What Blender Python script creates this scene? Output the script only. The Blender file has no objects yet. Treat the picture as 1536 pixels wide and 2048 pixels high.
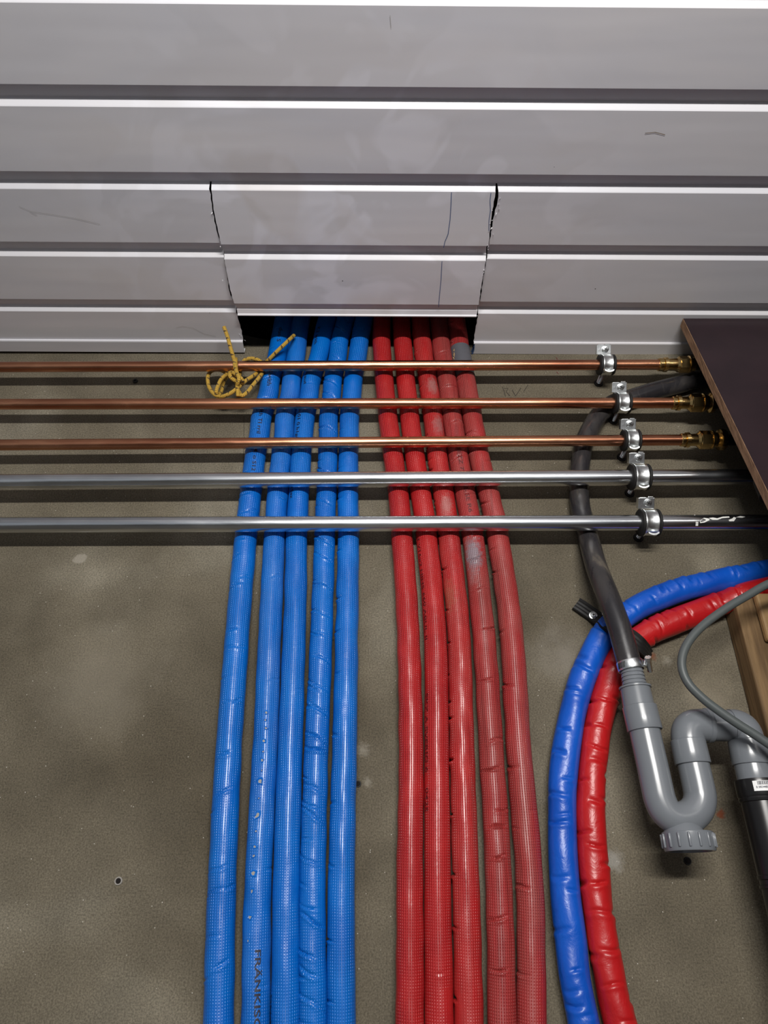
import bpy, bmesh, math, random
import numpy as np
from mathutils import Vector, Matrix

random.seed(7)
rng = np.random.RandomState(11)
SC = bpy.context.scene
COL = SC.collection

# ------------------------------------------------------------------ camera, light, exposure
CAMZ = 1.5
F = 1420.0
TH = math.atan(796.0 / F)
ST, CT = math.sin(TH), math.cos(TH)
WALL = 1.10           # distance of the concrete wall
H = CAMZ + 0.988      # underside of the plastic ceiling boards
TILT = 0.0073

cam_d = bpy.data.cameras.new('camera')
cam_d.sensor_fit = 'VERTICAL'
cam_d.sensor_height = 36.0
cam_d.lens = F / 2048.0 * 36.0
cam_d.clip_start = 0.02
cam = bpy.data.objects.new('camera', cam_d)
COL.objects.link(cam)
cam.location = (0, 0, CAMZ)
cam.rotation_euler = (math.radians(90) + TH, 0, 0)
SC.camera = cam

SC.view_settings.view_transform = 'Standard'
SC.view_settings.look = 'None'
SC.view_settings.gamma = 1.0
SC.view_settings.use_curve_mapping = False
SC.view_settings.exposure = 0.0

world = bpy.data.worlds.new('world')
SC.world = world
world.use_nodes = True
# dim room light: a little brighter towards the right-hand end of the room, dull towards the left
_wt = world.node_tree; _bg = _wt.nodes['Background']
_tc = _wt.nodes.new('ShaderNodeTexCoord'); _sx = _wt.nodes.new('ShaderNodeSeparateXYZ'); _mr = _wt.nodes.new('ShaderNodeMapRange')
_wt.links.new(_tc.outputs['Generated'], _sx.inputs[0]); _wt.links.new(_sx.outputs[0], _mr.inputs['Value'])
_mr.inputs['From Min'].default_value = -1.0; _mr.inputs['From Max'].default_value = 0.5
_mr.inputs['To Min'].default_value = 0.18; _mr.inputs['To Max'].default_value = 0.42
_wt.links.new(_mr.outputs['Result'], _bg.inputs[1])
_bg.inputs[0].default_value = (0.90, 0.94, 1.0, 1)

def area(name, loc, target, sx, sy, power, color):
    d = bpy.data.lights.new(name, 'AREA')
    d.shape = 'RECTANGLE'; d.size = sx; d.size_y = sy; d.energy = power; d.color = color
    o = bpy.data.objects.new(name, d); COL.objects.link(o)
    o.location = loc
    o.rotation_euler = (Vector(target) - Vector(loc)).to_track_quat('-Z', 'Y').to_euler()
    return o
area('tube_light', (0.15, -1.0, CAMZ + 0.53), (0.1, 1.1, CAMZ + 0.50), 0.9, 0.07, 44, (1.0, 0.975, 0.935))

# ------------------------------------------------------------------ helpers
def ray(u, v):
    a = (u - 768.0) / F; b = (1024.0 - v) / F
    return Vector((a, CT - b * ST, ST + b * CT))
def at(u, v, Y):                       # point of the view line (u, v) on the upright plane Y
    d = ray(u, v); t = Y / d.y
    return Vector((d.x * t, Y, CAMZ + d.z * t))
def atz(u, v, z):                      # the same on a horizontal plane
    d = ray(u, v); t = (z - CAMZ) / d.z
    return Vector((d.x * t, d.y * t, z))
def depth(p):
    return p.y * CT + (p.z - CAMZ) * ST

def lin(c):
    return tuple((x / 12.92 if x <= 0.04045 else ((x + 0.055) / 1.055) ** 2.4) for x in c)
def rgb(r, g, b):
    return lin((r / 255., g / 255., b / 255.)) + (1.0,)

def mat(name, base, rough=0.5, metal=0.0, spec=0.5, coat=0.0):
    m = bpy.data.materials.new(name); m.use_nodes = True
    b = m.node_tree.nodes['Principled BSDF']
    b.inputs['Base Color'].default_value = base
    b.inputs['Roughness'].default_value = rough
    b.inputs['Metallic'].default_value = metal
    b.inputs['Specular IOR Level'].default_value = spec
    b.inputs['Coat Weight'].default_value = coat
    b.inputs['Coat Roughness'].default_value = 0.12
    return m
class NT:
    def __init__(s, m):
        s.t = m.node_tree; s.b = s.t.nodes['Principled BSDF']
    def n(s, typ, **kw):
        x = s.t.nodes.new(typ)
        for k, v in kw.items(): setattr(x, k, v)
        return x
    def l(s, a, b): s.t.links.new(a, b)
    def val(s, sock, v):
        if isinstance(v, (int, float)): sock.default_value = v
        else: s.l(v, sock)
    def math(s, op, a, b=0.0, c=None, clamp=False):
        x = s.n('ShaderNodeMath', operation=op); x.use_clamp = clamp
        s.val(x.inputs[0], a); s.val(x.inputs[1], b)
        if c is not None: s.val(x.inputs[2], c)
        return x.outputs[0]
    def coord(s, kind='Object', scale=(1, 1, 1)):
        c = s.n('ShaderNodeTexCoord'); mp = s.n('ShaderNodeMapping')
        mp.inputs['Scale'].default_value = scale
        s.l(c.outputs[kind], mp.inputs[0]); return mp.outputs[0]
    def noise(s, vec, scale, detail=4, rough=0.55, dist=0.0):
        x = s.n('ShaderNodeTexNoise'); s.l(vec, x.inputs['Vector'])
        x.inputs['Scale'].default_value = scale; x.inputs['Detail'].default_value = detail
        x.inputs['Roughness'].default_value = rough; x.inputs['Distortion'].default_value = dist
        return x.outputs['Fac']
    def ramp(s, fac, stops):
        x = s.n('ShaderNodeValToRGB'); s.l(fac, x.inputs[0]); e = x.color_ramp.elements
        while len(e) < len(stops): e.new(0.5)
        for i, (p, c) in enumerate(stops):
            e[i].position = p
            e[i].color = c if len(c) == 4 else tuple(c) + (1,)
        return x.outputs[0]
    def mix(s, fac, a, b, mode='MIX'):
        x = s.n('ShaderNodeMix', data_type='RGBA', blend_type=mode)
        s.val(x.inputs['Factor'], fac)
        for k, v in (('A', a), ('B', b)):
            sock = [i for i in x.inputs if i.name == k and i.type == 'RGBA'][0]
            if isinstance(v, tuple): sock.default_value = v
            else: s.l(v, sock)
        return [o for o in x.outputs if o.type == 'RGBA'][0]
    def bump(s, h, strength, dist, normal=None):
        x = s.n('ShaderNodeBump'); x.inputs['Strength'].default_value = strength
        x.inputs['Distance'].default_value = dist; s.l(h, x.inputs['Height'])
        if normal is not None: s.l(normal, x.inputs['Normal'])
        return x.outputs[0]
def g(v): return (v, v, v, 1)

def tag(o, label=None, cat=None, group=None, kind=None):
    if label: o['label'] = label
    if cat: o['category'] = cat
    if group: o['group'] = group
    if kind: o['kind'] = kind
    return o
def empty(name, loc, label, cat, group=None):
    o = bpy.data.objects.new(name, None); COL.objects.link(o)
    o.empty_display_size = 0.02; o.location = loc
    return tag(o, label, cat, group)
def link(name, me, material, parent=None, smooth=True):
    o = bpy.data.objects.new(name, me); COL.objects.link(o)
    if material: me.materials.append(material)
    if smooth:
        me.polygons.foreach_set('use_smooth', [True] * len(me.polygons))
    if parent is not None:
        o.parent = parent
        # meshes are written in world coordinates, so take the parent's place out
        w = Matrix.Identity(4); q = parent
        loc = Vector((0, 0, 0))
        while q is not None:
            loc += q.location; q = q.parent
        o.location = -loc
    return o
def pydata(name, V, Fc, material, parent=None, smooth=False):
    me = bpy.data.meshes.new(name); me.from_pydata([tuple(v) for v in V], [], Fc); me.update()
    return link(name, me, material, parent, smooth)
def from_bm(name, bm, material, parent=None, smooth=False, sharp=None):
    bmesh.ops.recalc_face_normals(bm, faces=bm.faces)
    me = bpy.data.meshes.new(name); bm.to_mesh(me); bm.free()
    o = link(name, me, material, parent, smooth)
    if smooth and sharp:
        me.set_sharp_from_angle(angle=math.radians(sharp))
    return o
def bm_box(bm, c, size, rot=None, bevel=0.0):
    m = Matrix.Translation(c)
    if rot is not None: m = m @ rot.to_4x4()
    m = m @ Matrix.Diagonal((size[0], size[1], size[2], 1))
    r = bmesh.ops.create_cube(bm, size=1.0, matrix=m)
    if bevel:
        es = list({e for v in r['verts'] for e in v.link_edges})
        bmesh.ops.bevel(bm, geom=es, offset=bevel, segments=2, affect='EDGES', profile=0.5)
def basis(axis, ref=(0, -1, 0)):
    a = Vector(axis).normalized(); r = Vector(ref)
    if abs(a.dot(r)) > 0.95: r = Vector((0, 0, 1))
    n = (r - a * r.dot(a)).normalized(); b = a.cross(n)
    return a, n, b
def bm_lathe(bm, origin, axis, prof, seg=32, flat=None):
    """prof: list of (distance along axis, radius); closed at both ends when radius 0"""
    a, n, b = basis(axis); O = Vector(origin); rings = []
    for (t, r) in prof:
        if r < 1e-6:
            rings.append([bm.verts.new(O + a * t)])
        else:
            rings.append([bm.verts.new(O + a * t + (n * math.cos(2 * math.pi * k / seg) + b * math.sin(2 * math.pi * k / seg)) * r) for k in range(seg)])
    for r0, r1 in zip(rings, rings[1:]):
        for k in range(seg):
            k2 = (k + 1) % seg
            if len(r0) == 1 and len(r1) > 1: bm.faces.new((r0[0], r1[k], r1[k2]))
            elif len(r1) == 1 and len(r0) > 1: bm.faces.new((r0[k], r0[k2], r1[0]))
            elif len(r0) > 1: bm.faces.new((r0[k], r0[k2], r1[k2], r1[k]))
def lathe(name, origin, axis, prof, material, parent=None, seg=40, sharp=35):
    bm = bmesh.new(); bm_lathe(bm, origin, axis, prof, seg)
    return from_bm(name, bm, material, parent, True, sharp)

def spline(P, n=24):
    """centripetal-like Catmull-Rom, dense polyline (numpy)"""
    P = [np.array(p, float) for p in P]
    P = [2 * P[0] - P[1]] + P + [2 * P[-1] - P[-2]]
    out = []
    for i in range(1, len(P) - 2):
        p0, p1, p2, p3 = P[i - 1:i + 3]
        for k in range(n):
            t = k / n
            out.append(0.5 * ((2 * p1) + (-p0 + p2) * t + (2 * p0 - 5 * p1 + 4 * p2 - p3) * t * t + (-p0 + 3 * p1 - 3 * p2 + p3) * t ** 3))
    out.append(P[-2]); return np.array(out)

class Tube:
    """a swept tube; keeps its frames so that prints and folds can sit on it"""
    def __init__(s, pts, r, ds=0.004, seg=28, fine=None, smooth_n=24, ref=(0, -1, 0)):
        dense = spline(pts, smooth_n)
        L = np.r_[0, np.cumsum(np.linalg.norm(np.diff(dense, axis=0), axis=1))]
        keep = np.r_[True, np.diff(L) > 1e-7]; dense = dense[keep]; L = L[keep]
        S = [0.0]
        while S[-1] < L[-1]:
            z = np.interp(S[-1], L, dense[:, 2])
            step = ds if (fine is None or z > fine) else 0.02
            S.append(S[-1] + step)
        S[-1] = L[-1]; S = np.array(S)
        s.S = S; s.L = L[-1]; s.seg = seg
        s.P = np.stack([np.interp(S, L, dense[:, i]) for i in range(3)], 1)
        T = np.gradient(s.P, axis=0); T /= np.linalg.norm(T, axis=1)[:, None]
        R = np.tile(np.array(ref, float), (len(S), 1))
        N = R - T * (R * T).sum(1)[:, None]; N /= np.linalg.norm(N, axis=1)[:, None]
        s.T, s.N, s.B = T, N, np.cross(T, N)
        s.r = r if callable(r) else (lambda S_, A_, rr=r: np.full_like(S_ + A_, rr))
    def build(s, name, material, parent=None, caps=True, lift=0.0, s0=None, s1=None, a0=None, a1=None, smooth=True):
        S = s.S; idx = np.arange(len(S))
        if s0 is not None: idx = idx[(S >= s0) & (S <= s1)]
        n = len(idx); full = a0 is None; seg = s.seg
        A = np.linspace(-math.pi, math.pi, seg + 1) if full else np.linspace(a0, a1, seg + 1)
        m = seg if full else seg + 1
        AA = A[:m][None, :]; SS = S[idx][:, None]
        RR = s.r(SS, AA) + lift
        V = s.P[idx][:, None, :] + RR[..., None] * (s.N[idx][:, None, :] * np.cos(AA)[..., None] + s.B[idx][:, None, :] * np.sin(AA)[..., None])
        V = V.reshape(-1, 3)
        i = np.arange(n - 1)[:, None]; j = np.arange(seg)[None, :]
        j2 = (j + 1) % m if full else j + 1
        q = np.stack([i * m + j, (i + 1) * m + j, (i + 1) * m + j2, i * m + j2], -1).reshape(-1, 4)
        U0 = np.broadcast_to((A[:-1] + math.pi) / (2 * math.pi), (n - 1, seg)); U1 = np.broadcast_to((A[1:] + math.pi) / (2 * math.pi), (n - 1, seg))
        V0 = np.broadcast_to(S[idx][:-1, None], (n - 1, seg)); V1 = np.broadcast_to(S[idx][1:, None], (n - 1, seg))
        uv = np.stack([np.stack([U0, V0], -1), np.stack([U0, V1], -1), np.stack([U1, V1], -1), np.stack([U1, V0], -1)], 2).reshape(-1, 2)
        loops = q.reshape(-1); starts = np.arange(len(q)) * 4; tot = np.full(len(q), 4)
        if caps and full:
            loops = np.r_[loops, np.arange(m), np.arange((n - 1) * m + m - 1, (n - 1) * m - 1, -1)]
            starts = np.r_[starts, len(q) * 4, len(q) * 4 + m]; uv = np.r_[uv, np.zeros((2 * m, 2))]
        me = bpy.data.meshes.new(name)
        me.vertices.add(len(V)); me.vertices.foreach_set('co', V.astype(np.float32).ravel())
        me.loops.add(len(loops)); me.loops.foreach_set('vertex_index', loops.astype(np.int32))
        me.polygons.add(len(starts)); me.polygons.foreach_set('loop_start', starts.astype(np.int32))
        me.update(calc_edges=True)
        ul = me.uv_layers.new(name='UVMap'); ul.data.foreach_set('uv', uv.astype(np.float32).ravel())
        me.validate()
        o = link(name, me, material, parent, smooth)
        if caps: me.set_sharp_from_angle(angle=math.radians(60))
        return o
    def on(s, sv, av, lift):
        i = [np.interp(sv, s.S, s.P[:, k]) for k in range(3)]
        n = [np.interp(sv, s.S, s.N[:, k]) for k in range(3)]
        b = [np.interp(sv, s.S, s.B[:, k]) for k in range(3)]
        rr = float(s.r(np.array([[sv]]), np.array([[av]]))[0, 0]) + lift
        return Vector([i[k] + rr * (n[k] * math.cos(av) + b[k] * math.sin(av)) for k in range(3)])
    def s_at_v(s, v):
        """length along the tube at picture row v of the photograph"""
        p = s.P.copy(); p[:, 2] -= CAMZ
        row = 1024 - F * (p[:, 1] * -ST + p[:, 2] * CT) / (p[:, 1] * CT + p[:, 2] * ST)
        o = np.argsort(row); return float(np.interp(v, row[o], s.S[o]))

def text_mesh(body, bold=0.0):
    cu = bpy.data.curves.new('lettering', 'FONT'); cu.body = body; cu.size = 1.0; cu.offset = bold
    cu.resolution_u = 3
    o = bpy.data.objects.new('lettering', cu); COL.objects.link(o)
    dg = bpy.context.evaluated_depsgraph_get()
    me = o.evaluated_get(dg).to_mesh()
    bm = bmesh.new(); bm.from_mesh(me)
    o.evaluated_get(dg).to_mesh_clear()
    bpy.data.objects.remove(o); bpy.data.curves.remove(cu)
    for _ in range(2):
        es = [e for e in bm.edges if e.calc_length() > 0.25]
        if es: bmesh.ops.subdivide_edges(bm, edges=es, cuts=1)
        bmesh.ops.triangulate(bm, faces=bm.faces)
    return bm
def print_on(tube, body, v0, ang, hx, hy, material, parent, name='printed_lettering', lift=0.0005, bold=0.012):
    bm = text_mesh(body, bold); s0 = tube.s_at_v(v0)
    for v in bm.verts:
        sv = s0 + v.co.x * hx; av = ang - (v.co.y - 0.35) * hy / 0.0185
        v.co = tube.on(sv, av, lift)
    me = bpy.data.meshes.new(name); bm.to_mesh(me); bm.free()
    return link(name, me, material, parent, False)

# ------------------------------------------------------------------ materials
def make_concrete():
    m = mat('concrete', rgb(120, 112, 98), 0.9, spec=0.25); N = NT(m)
    c = N.coord('Object')
    big = N.noise(c, 2.6, 3, 0.55, 0.4); mid = N.noise(c, 11, 5, 0.6, 0.3); fine = N.noise(c, 420, 3, 0.7); grit = N.noise(c, 900, 2, 0.6)
    col = N.ramp(big, [(0.32, rgb(80, 73, 60)), (0.52, rgb(102, 95, 81)), (0.70, rgb(127, 121, 107))])
    col = N.mix(0.55, col, N.ramp(mid, [(0.3, g(0.34)), (0.7, g(0.62))]), 'OVERLAY')
    col = N.mix(0.6, col, N.ramp(fine, [(0.3, g(0.12)), (0.7, g(0.88))]), 'OVERLAY')
    # white grains
    vo = N.n('ShaderNodeTexVoronoi'); N.l(c, vo.inputs['Vector']); vo.inputs['Scale'].default_value = 120
    wn = N.n('ShaderNodeTexWhiteNoise'); N.l(vo.outputs['Position'], wn.inputs['Vector'])
    f = N.math('MULTIPLY', N.math('LESS_THAN', vo.outputs['Distance'], 0.085), N.math('GREATER_THAN', wn.outputs['Value'], 0.86))
    col = N.mix(N.math('MULTIPLY', f, 0.65), col, rgb(205, 200, 190))
    # stains, dusty rubs and paler patches where the photograph has them
    def spot(u, v, r, color, strength, soft=0.6, nz=25):
        nonlocal col
        p = at(u, v, WALL)
        d = N.n('ShaderNodeVectorMath', operation='DISTANCE'); N.l(c, d.inputs[0]); d.inputs[1].default_value = p
        dd = N.math('ADD', d.outputs['Value'], N.math('MULTIPLY', N.math('SUBTRACT', N.noise(c, nz, 4, 0.65), 0.5), r * 2.2))
        mr = N.n('ShaderNodeMapRange'); N.l(dd, mr.inputs['Value'])
        mr.inputs['From Min'].default_value = r; mr.inputs['From Max'].default_value = r * (1 - soft)
        col = N.mix(N.math('MULTIPLY', mr.outputs['Result'], strength), col, color)
    spot(1443, 1630, 0.008, rgb(116, 58, 32), 0.85, 0.6, 90)
    spot(1305, 1312, 0.009, rgb(112, 60, 34), 0.7, 0.9, 140)
    spot(1335, 1322, 0.010, rgb(165, 160, 148), 0.35, 1.0, 240)
    spot(726, 1500, 0.013, rgb(170, 164, 152), 0.32, 0.9, 220)
    spot(735, 1565, 0.009, rgb(170, 164, 152), 0.3, 0.9, 220)
    spot(1130, 1310, 0.055, rgb(140, 134, 124), 0.4, 0.9, 14)
    spot(1430, 1400, 0.05, rgb(134, 125, 108), 0.5, 0.9, 10)
    spot(200, 1350, 0.10, rgb(124, 117, 104), 0.4, 0.95, 8)  # broad, slightly paler patch of wall
    spot(160, 1117, 0.012, rgb(160, 154, 142), 0.5, 0.4, 60)
    spot(1225, 1720, 0.02, rgb(158, 156, 150), 0.5, 0.8, 60)
    N.l(col, N.b.inputs['Base Color'])
    h = N.math('ADD', N.math('MULTIPLY', fine, 0.6), N.math('MULTIPLY', grit, 0.4))
    b1 = N.bump(mid, 0.5, 0.004); N.l(N.bump(h, 0.6, 0.0012, b1), N.b.inputs['Normal'])
    return m
def make_plank():
    m = mat('grey_plastic_board', rgb(186, 184, 188), 0.42, spec=0.4); N = NT(m)
    c = N.coord('Object'); cs = N.coord('Object', (0.25, 1.0, 1.0))
    a = N.noise(cs, 9, 3, 0.5, 0.6)
    sm = N.noise(c, 7, 2, 0.45, 1.6)
    reg = N.n('ShaderNodeVectorMath', operation='DISTANCE'); N.l(N.coord('Object', (0.8, 1.0, 1.0)), reg.inputs[0]); reg.inputs[1].default_value = (-0.06, 0.82, H)
    near = N.n('ShaderNodeMapRange'); N.l(reg.outputs['Value'], near.inputs['Value'])
    near.inputs['From Min'].default_value = 0.42; near.inputs['From Max'].default_value = 0.12
    col = N.ramp(a, [(0.3, rgb(202, 202, 208)), (0.7, rgb(212, 210, 213))])
    wipe = N.ramp(sm, [(0.50, g(0)), (0.58, g(1))])
    fac = N.math('MULTIPLY', N.math('MULTIPLY', wipe, near.outputs['Result']), 0.55)
    col = N.mix(fac, col, rgb(228, 228, 236))
    dull = N.ramp(N.noise(c, 5, 2, 0.5, 1.2), [(0.52, g(0)), (0.62, g(1))])
    col = N.mix(N.math('MULTIPLY', N.math('MULTIPLY', dull, near.outputs['Result']), 0.4), col, rgb(194, 187, 182))
    # specks
    vo = N.n('ShaderNodeTexVoronoi'); N.l(c, vo.inputs['Vector']); vo.inputs['Scale'].default_value = 26
    wn = N.n('ShaderNodeTexWhiteNoise'); N.l(vo.outputs['Position'], wn.inputs['Vector'])
    f = N.math('MULTIPLY', N.math('LESS_THAN', vo.outputs['Distance'], 0.03), N.math('GREATER_THAN', wn.outputs['Value'], 0.88))
    col = N.mix(f, col, rgb(60, 60, 64))
    N.l(col, N.b.inputs['Base Color'])
    rr = N.n('ShaderNodeMapRange'); N.l(sm, rr.inputs['Value']); rr.inputs['To Min'].default_value = 0.34; rr.inputs['To Max'].default_value = 0.5
    N.l(rr.outputs['Result'], N.b.inputs['Roughness'])
    N.l(N.bump(N.noise(N.coord('Object', (0.15, 1, 1)), 14, 2), 0.25, 0.004), N.b.inputs['Normal'])
    return m
def make_foam(name, base, dirt=0.0, dirtcol=(0.5, 0.4, 0.38, 1), ribs=34, bump=0.6, rough=0.30, hue2=None, patch=None):
    m = mat(name, base, rough, spec=0.55); N = NT(m)
    tc = N.n('ShaderNodeTexCoord'); sp = N.n('ShaderNodeSeparateXYZ'); N.l(tc.outputs['UV'], sp.inputs[0])
    u, v = sp.outputs[0], sp.outputs[1]
    c = N.coord('Object')
    wob = N.math('MULTIPLY', N.noise(c, 6, 2), 0.02)
    su = N.math('SINE', N.math('MULTIPLY', N.math('ADD', u, wob), 2 * math.pi * ribs))
    sv = N.math('SINE', N.math('MULTIPLY', v, 2 * math.pi / 0.0034))
    ribsn = N.math('MAXIMUM', su, 0.0)
    dots = N.math('ADD', 0.55, N.math('MULTIPLY', sv, 0.45))
    hgt = N.math('MULTIPLY', ribsn, dots)
    area_n = N.ramp(N.noise(c, 9, 3, 0.5, 0.5), [(0.36, g(0.15)), (0.6, g(1.0))])
    hgt = N.math('MULTIPLY', hgt, area_n)
    col = N.ramp(N.noise(c, 16, 3), [(0.35, base), (0.7, hue2 or base)])
    # glints along the woven ridges are put into the colour
    col = N.mix(N.math('MULTIPLY', hgt, 0.42), col, tuple(min(1, x * 1.8 + 0.03) for x in base[:3]) + (1,))
    col = N.mix(N.math('MULTIPLY', N.math('MULTIPLY', N.math('LESS_THAN', su, -0.55), area_n), 0.35), col, tuple(x * 0.45 for x in base[:3]) + (1,))  # shade in the grooves between ridges, put into the colour
    if dirt > 0:
        d = N.ramp(N.noise(N.coord('Object', (1, 1, 0.25)), 30, 5, 0.65), [(0.38, g(0)), (0.66, g(1))])
        col = N.mix(N.math('MULTIPLY', d, dirt), col, dirtcol)
        lin_ = N.math('MULTIPLY', N.ramp(N.noise(N.coord('Object', (1, 1, 0.04)), 140, 2, 0.5), [(0.55, g(0)), (0.68, g(1))]), dirt * 0.7)
        col = N.mix(lin_, col, tuple(x * 0.3 for x in base[:3]) + (1,))
    if patch:
        for (pu, pv, r, pc, st) in patch:
            p = at(pu, pv, WALL - 0.038)
            d = N.n('ShaderNodeVectorMath', operation='DISTANCE'); N.l(N.coord('Object', (1, 1, 0.55)), d.inputs[0]); d.inputs[1].default_value = (p.x, p.y, p.z * 0.55)
            dd = N.math('ADD', d.outputs['Value'], N.math('MULTIPLY', N.math('SUBTRACT', N.noise(c, 160, 4, 0.7), 0.5), r * 1.6))
            mr = N.n('ShaderNodeMapRange'); N.l(dd, mr.inputs['Value']); mr.inputs['From Min'].default_value = r; mr.inputs['From Max'].default_value = r * 0.4
            col = N.mix(N.math('MULTIPLY', mr.outputs['Result'], st), col, pc)
    N.l(col, N.b.inputs['Base Color'])
    b1 = N.bump(N.noise(c, 60, 3), 0.25, 0.002)
    b2 = N.bump(hgt, bump, 0.0022, b1)
    N.l(b2, N.b.inputs['Normal'])
    return m
def make_vinyl(name, base, base2):
    m = mat(name, base, 0.34, spec=0.5); N = NT(m); c = N.coord('Object')
    N.l(N.ramp(N.noise(c, 12, 3), [(0.35, base), (0.7, base2)]), N.b.inputs['Base Color'])
    N.l(N.bump(N.noise(c, 45, 4, 0.6, 0.5), 0.5, 0.0025), N.b.inputs['Normal'])
    return m
def make_metal(name, base, base2, rough, streak=(0.02, 1, 1), bump=0.15, r2=None, sc=90):
    m = mat(name, base, rough, metal=1.0); N = NT(m); c = N.coord('Object', streak)
    f = N.noise(c, sc, 4, 0.6); f2 = N.noise(N.coord('Object', (0.35, 1, 1)), 16, 3, 0.6, 0.5)
    N.l(N.ramp(N.math('ADD', N.math('MULTIPLY', f, 0.4), N.math('MULTIPLY', f2, 0.6)), [(0.35, base2), (0.62, base)]), N.b.inputs['Base Color'])
    mr = N.n('ShaderNodeMapRange'); N.l(f2, mr.inputs['Value']); mr.inputs['To Min'].default_value = rough * 0.75; mr.inputs['To Max'].default_value = r2 or rough * 1.4
    N.l(mr.outputs['Result'], N.b.inputs['Roughness'])
    b = N.bump(f, bump, 0.0012); N.l(N.bump(f2, bump, 0.006, b), N.b.inputs['Normal'])
    return m
def make_wood(name, c1, c2, scale=(40, 40, 2), rough=0.75, bump=0.5):
    m = mat(name, c1, rough, spec=0.3); N = NT(m); c = N.coord('Object', scale)
    f = N.noise(c, 3, 5, 0.65, 0.4)
    N.l(N.ramp(f, [(0.3, c2), (0.65, c1)]), N.b.inputs['Base Color'])
    N.l(N.bump(f, bump, 0.002), N.b.inputs['Normal']); return m

M = {}
M['concrete'] = make_concrete()
M['plank'] = make_plank()
M['cut'] = mat('cut_plastic_edge', rgb(235, 235, 238), 0.5)
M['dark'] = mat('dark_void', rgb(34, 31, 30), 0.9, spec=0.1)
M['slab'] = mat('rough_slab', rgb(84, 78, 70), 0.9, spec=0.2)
M['floor'] = mat('screed_floor', rgb(120, 116, 108), 0.8)
BL, BL2 = rgb(0, 102, 190), rgb(0, 88, 176)
RD, RD2 = rgb(172, 33, 34), rgb(152, 24, 28)
M['blue'] = make_foam('blue_woven_sleeve', BL, hue2=BL2)
M['blue_dusty'] = make_foam('blue_woven_sleeve_rubbed', BL, 0.12, rgb(110, 150, 200), hue2=BL2)
M['red'] = make_foam('red_woven_sleeve', RD, hue2=RD2, bump=0.75)
M['red_dusty'] = make_foam('red_woven_sleeve_dusty', RD, 0.34, rgb(156, 76, 70), hue2=RD2, bump=0.7,
                           patch=[(866, 770, 0.013, rgb(146, 112, 108), 0.6), (878, 848, 0.014, rgb(150, 106, 104), 0.6), (815, 838, 0.013, rgb(150, 100, 106), 0.5), (893, 1010, 0.014, rgb(160, 112, 108), 0.6), (892, 1190, 0.02, rgb(150, 80, 62), 0.6)])
M['red_worn'] = make_foam('red_woven_sleeve_worn', rgb(156, 40, 40), 0.5, rgb(138, 76, 70), hue2=rgb(152, 36, 38), bump=0.8, rough=0.4,
                          patch=[(946, 1108, 0.020, rgb(128, 122, 130), 0.85), (943, 1150, 0.012, rgb(150, 104, 104), 0.6)])
M['vinyl_blue'] = make_vinyl('blue_vinyl', rgb(12, 84, 186), rgb(6, 70, 168))
M['vinyl_red'] = make_vinyl('red_vinyl', rgb(182, 28, 30), rgb(162, 20, 24))
M['felt'] = mat('grey_foam_core', rgb(150, 146, 140), 0.9)
M['copper'] = make_metal('copper', (0.68, 0.33, 0.19, 1), (0.40, 0.15, 0.085, 1), 0.24, bump=0.3)
M['steel'] = make_metal('galvanised_steel', (0.80, 0.82, 0.84, 1), (0.52, 0.54, 0.57, 1), 0.20, bump=0.12)
M['zinc'] = make_metal('bright_zinc', (0.86, 0.88, 0.88, 1), (0.70, 0.73, 0.74, 1), 0.28, (1, 1, 1), 0.2, sc=200)
M['brass'] = make_metal('brass', (0.66, 0.47, 0.21, 1), (0.46, 0.30, 0.11, 1), 0.18, (1, 1, 1), 0.1, sc=120)
M['rubber'] = mat('black_rubber', rgb(26, 25, 25), 0.6, spec=0.35)
M['blackplastic'] = mat('black_plastic', rgb(24, 23, 24), 0.28, spec=0.5)
M['ink'] = mat('dark_ink', rgb(8, 12, 40), 0.6)
M['ink_red'] = mat('brown_ink', rgb(84, 10, 14), 0.6)
M['pen'] = mat('blue_pen', rgb(60, 86, 130), 0.7)
M['pencil'] = mat('pencil', rgb(52, 46, 40), 0.9)
M['pvc'] = mat('grey_pvc', rgb(110, 114, 119), 0.24, spec=0.5)
M['cable'] = mat('grey_cable_sheath', rgb(76, 81, 81), 0.45, spec=0.4)
M['paper'] = mat('white_sticker', rgb(225, 225, 225), 0.5)
M['paint'] = mat('white_chalk_mark', rgb(215, 215, 210), 0.6)
M['tape'] = mat('grey_tape', rgb(84, 84, 90), 0.45)
M['wood'] = make_wood('rough_timber', rgb(124, 99, 68), rgb(84, 64, 42), (30, 30, 2.2), 0.75, 0.7)
M['pale_wood'] = make_wood('pale_timber', rgb(168, 138, 96), rgb(150, 120, 80), (30, 30, 3), 0.6, 0.2)
M['board'] = make_wood('film_faced_board', rgb(44, 32, 36), rgb(36, 27, 31), (4, 4, 4), 0.38, 0.1)
M['board_edge'] = make_wood('chipboard_edge', rgb(150, 118, 92), rgb(96, 70, 52), (60, 60, 12), 0.85, 0.8)
def hose_black():
    m = mat('dusty_black_hose', rgb(58, 56, 58), 0.32, spec=0.5); N = NT(m)
    f = N.noise(N.coord('Object', (1, 1, 0.3)), 26, 5, 0.65, 0.6)
    N.l(N.ramp(f, [(0.42, rgb(38, 37, 40)), (0.62, rgb(58, 55, 54)), (0.78, rgb(104, 96, 84))]), N.b.inputs['Base Color'])
    mr = N.n('ShaderNodeMapRange'); N.l(f, mr.inputs['Value']); mr.inputs['To Min'].default_value = 0.14; mr.inputs['To Max'].default_value = 0.42
    N.l(mr.outputs['Result'], N.b.inputs['Roughness'])
    N.l(N.bump(f, 0.2, 0.002), N.b.inputs['Normal']); return m
M['hose'] = hose_black()
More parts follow.
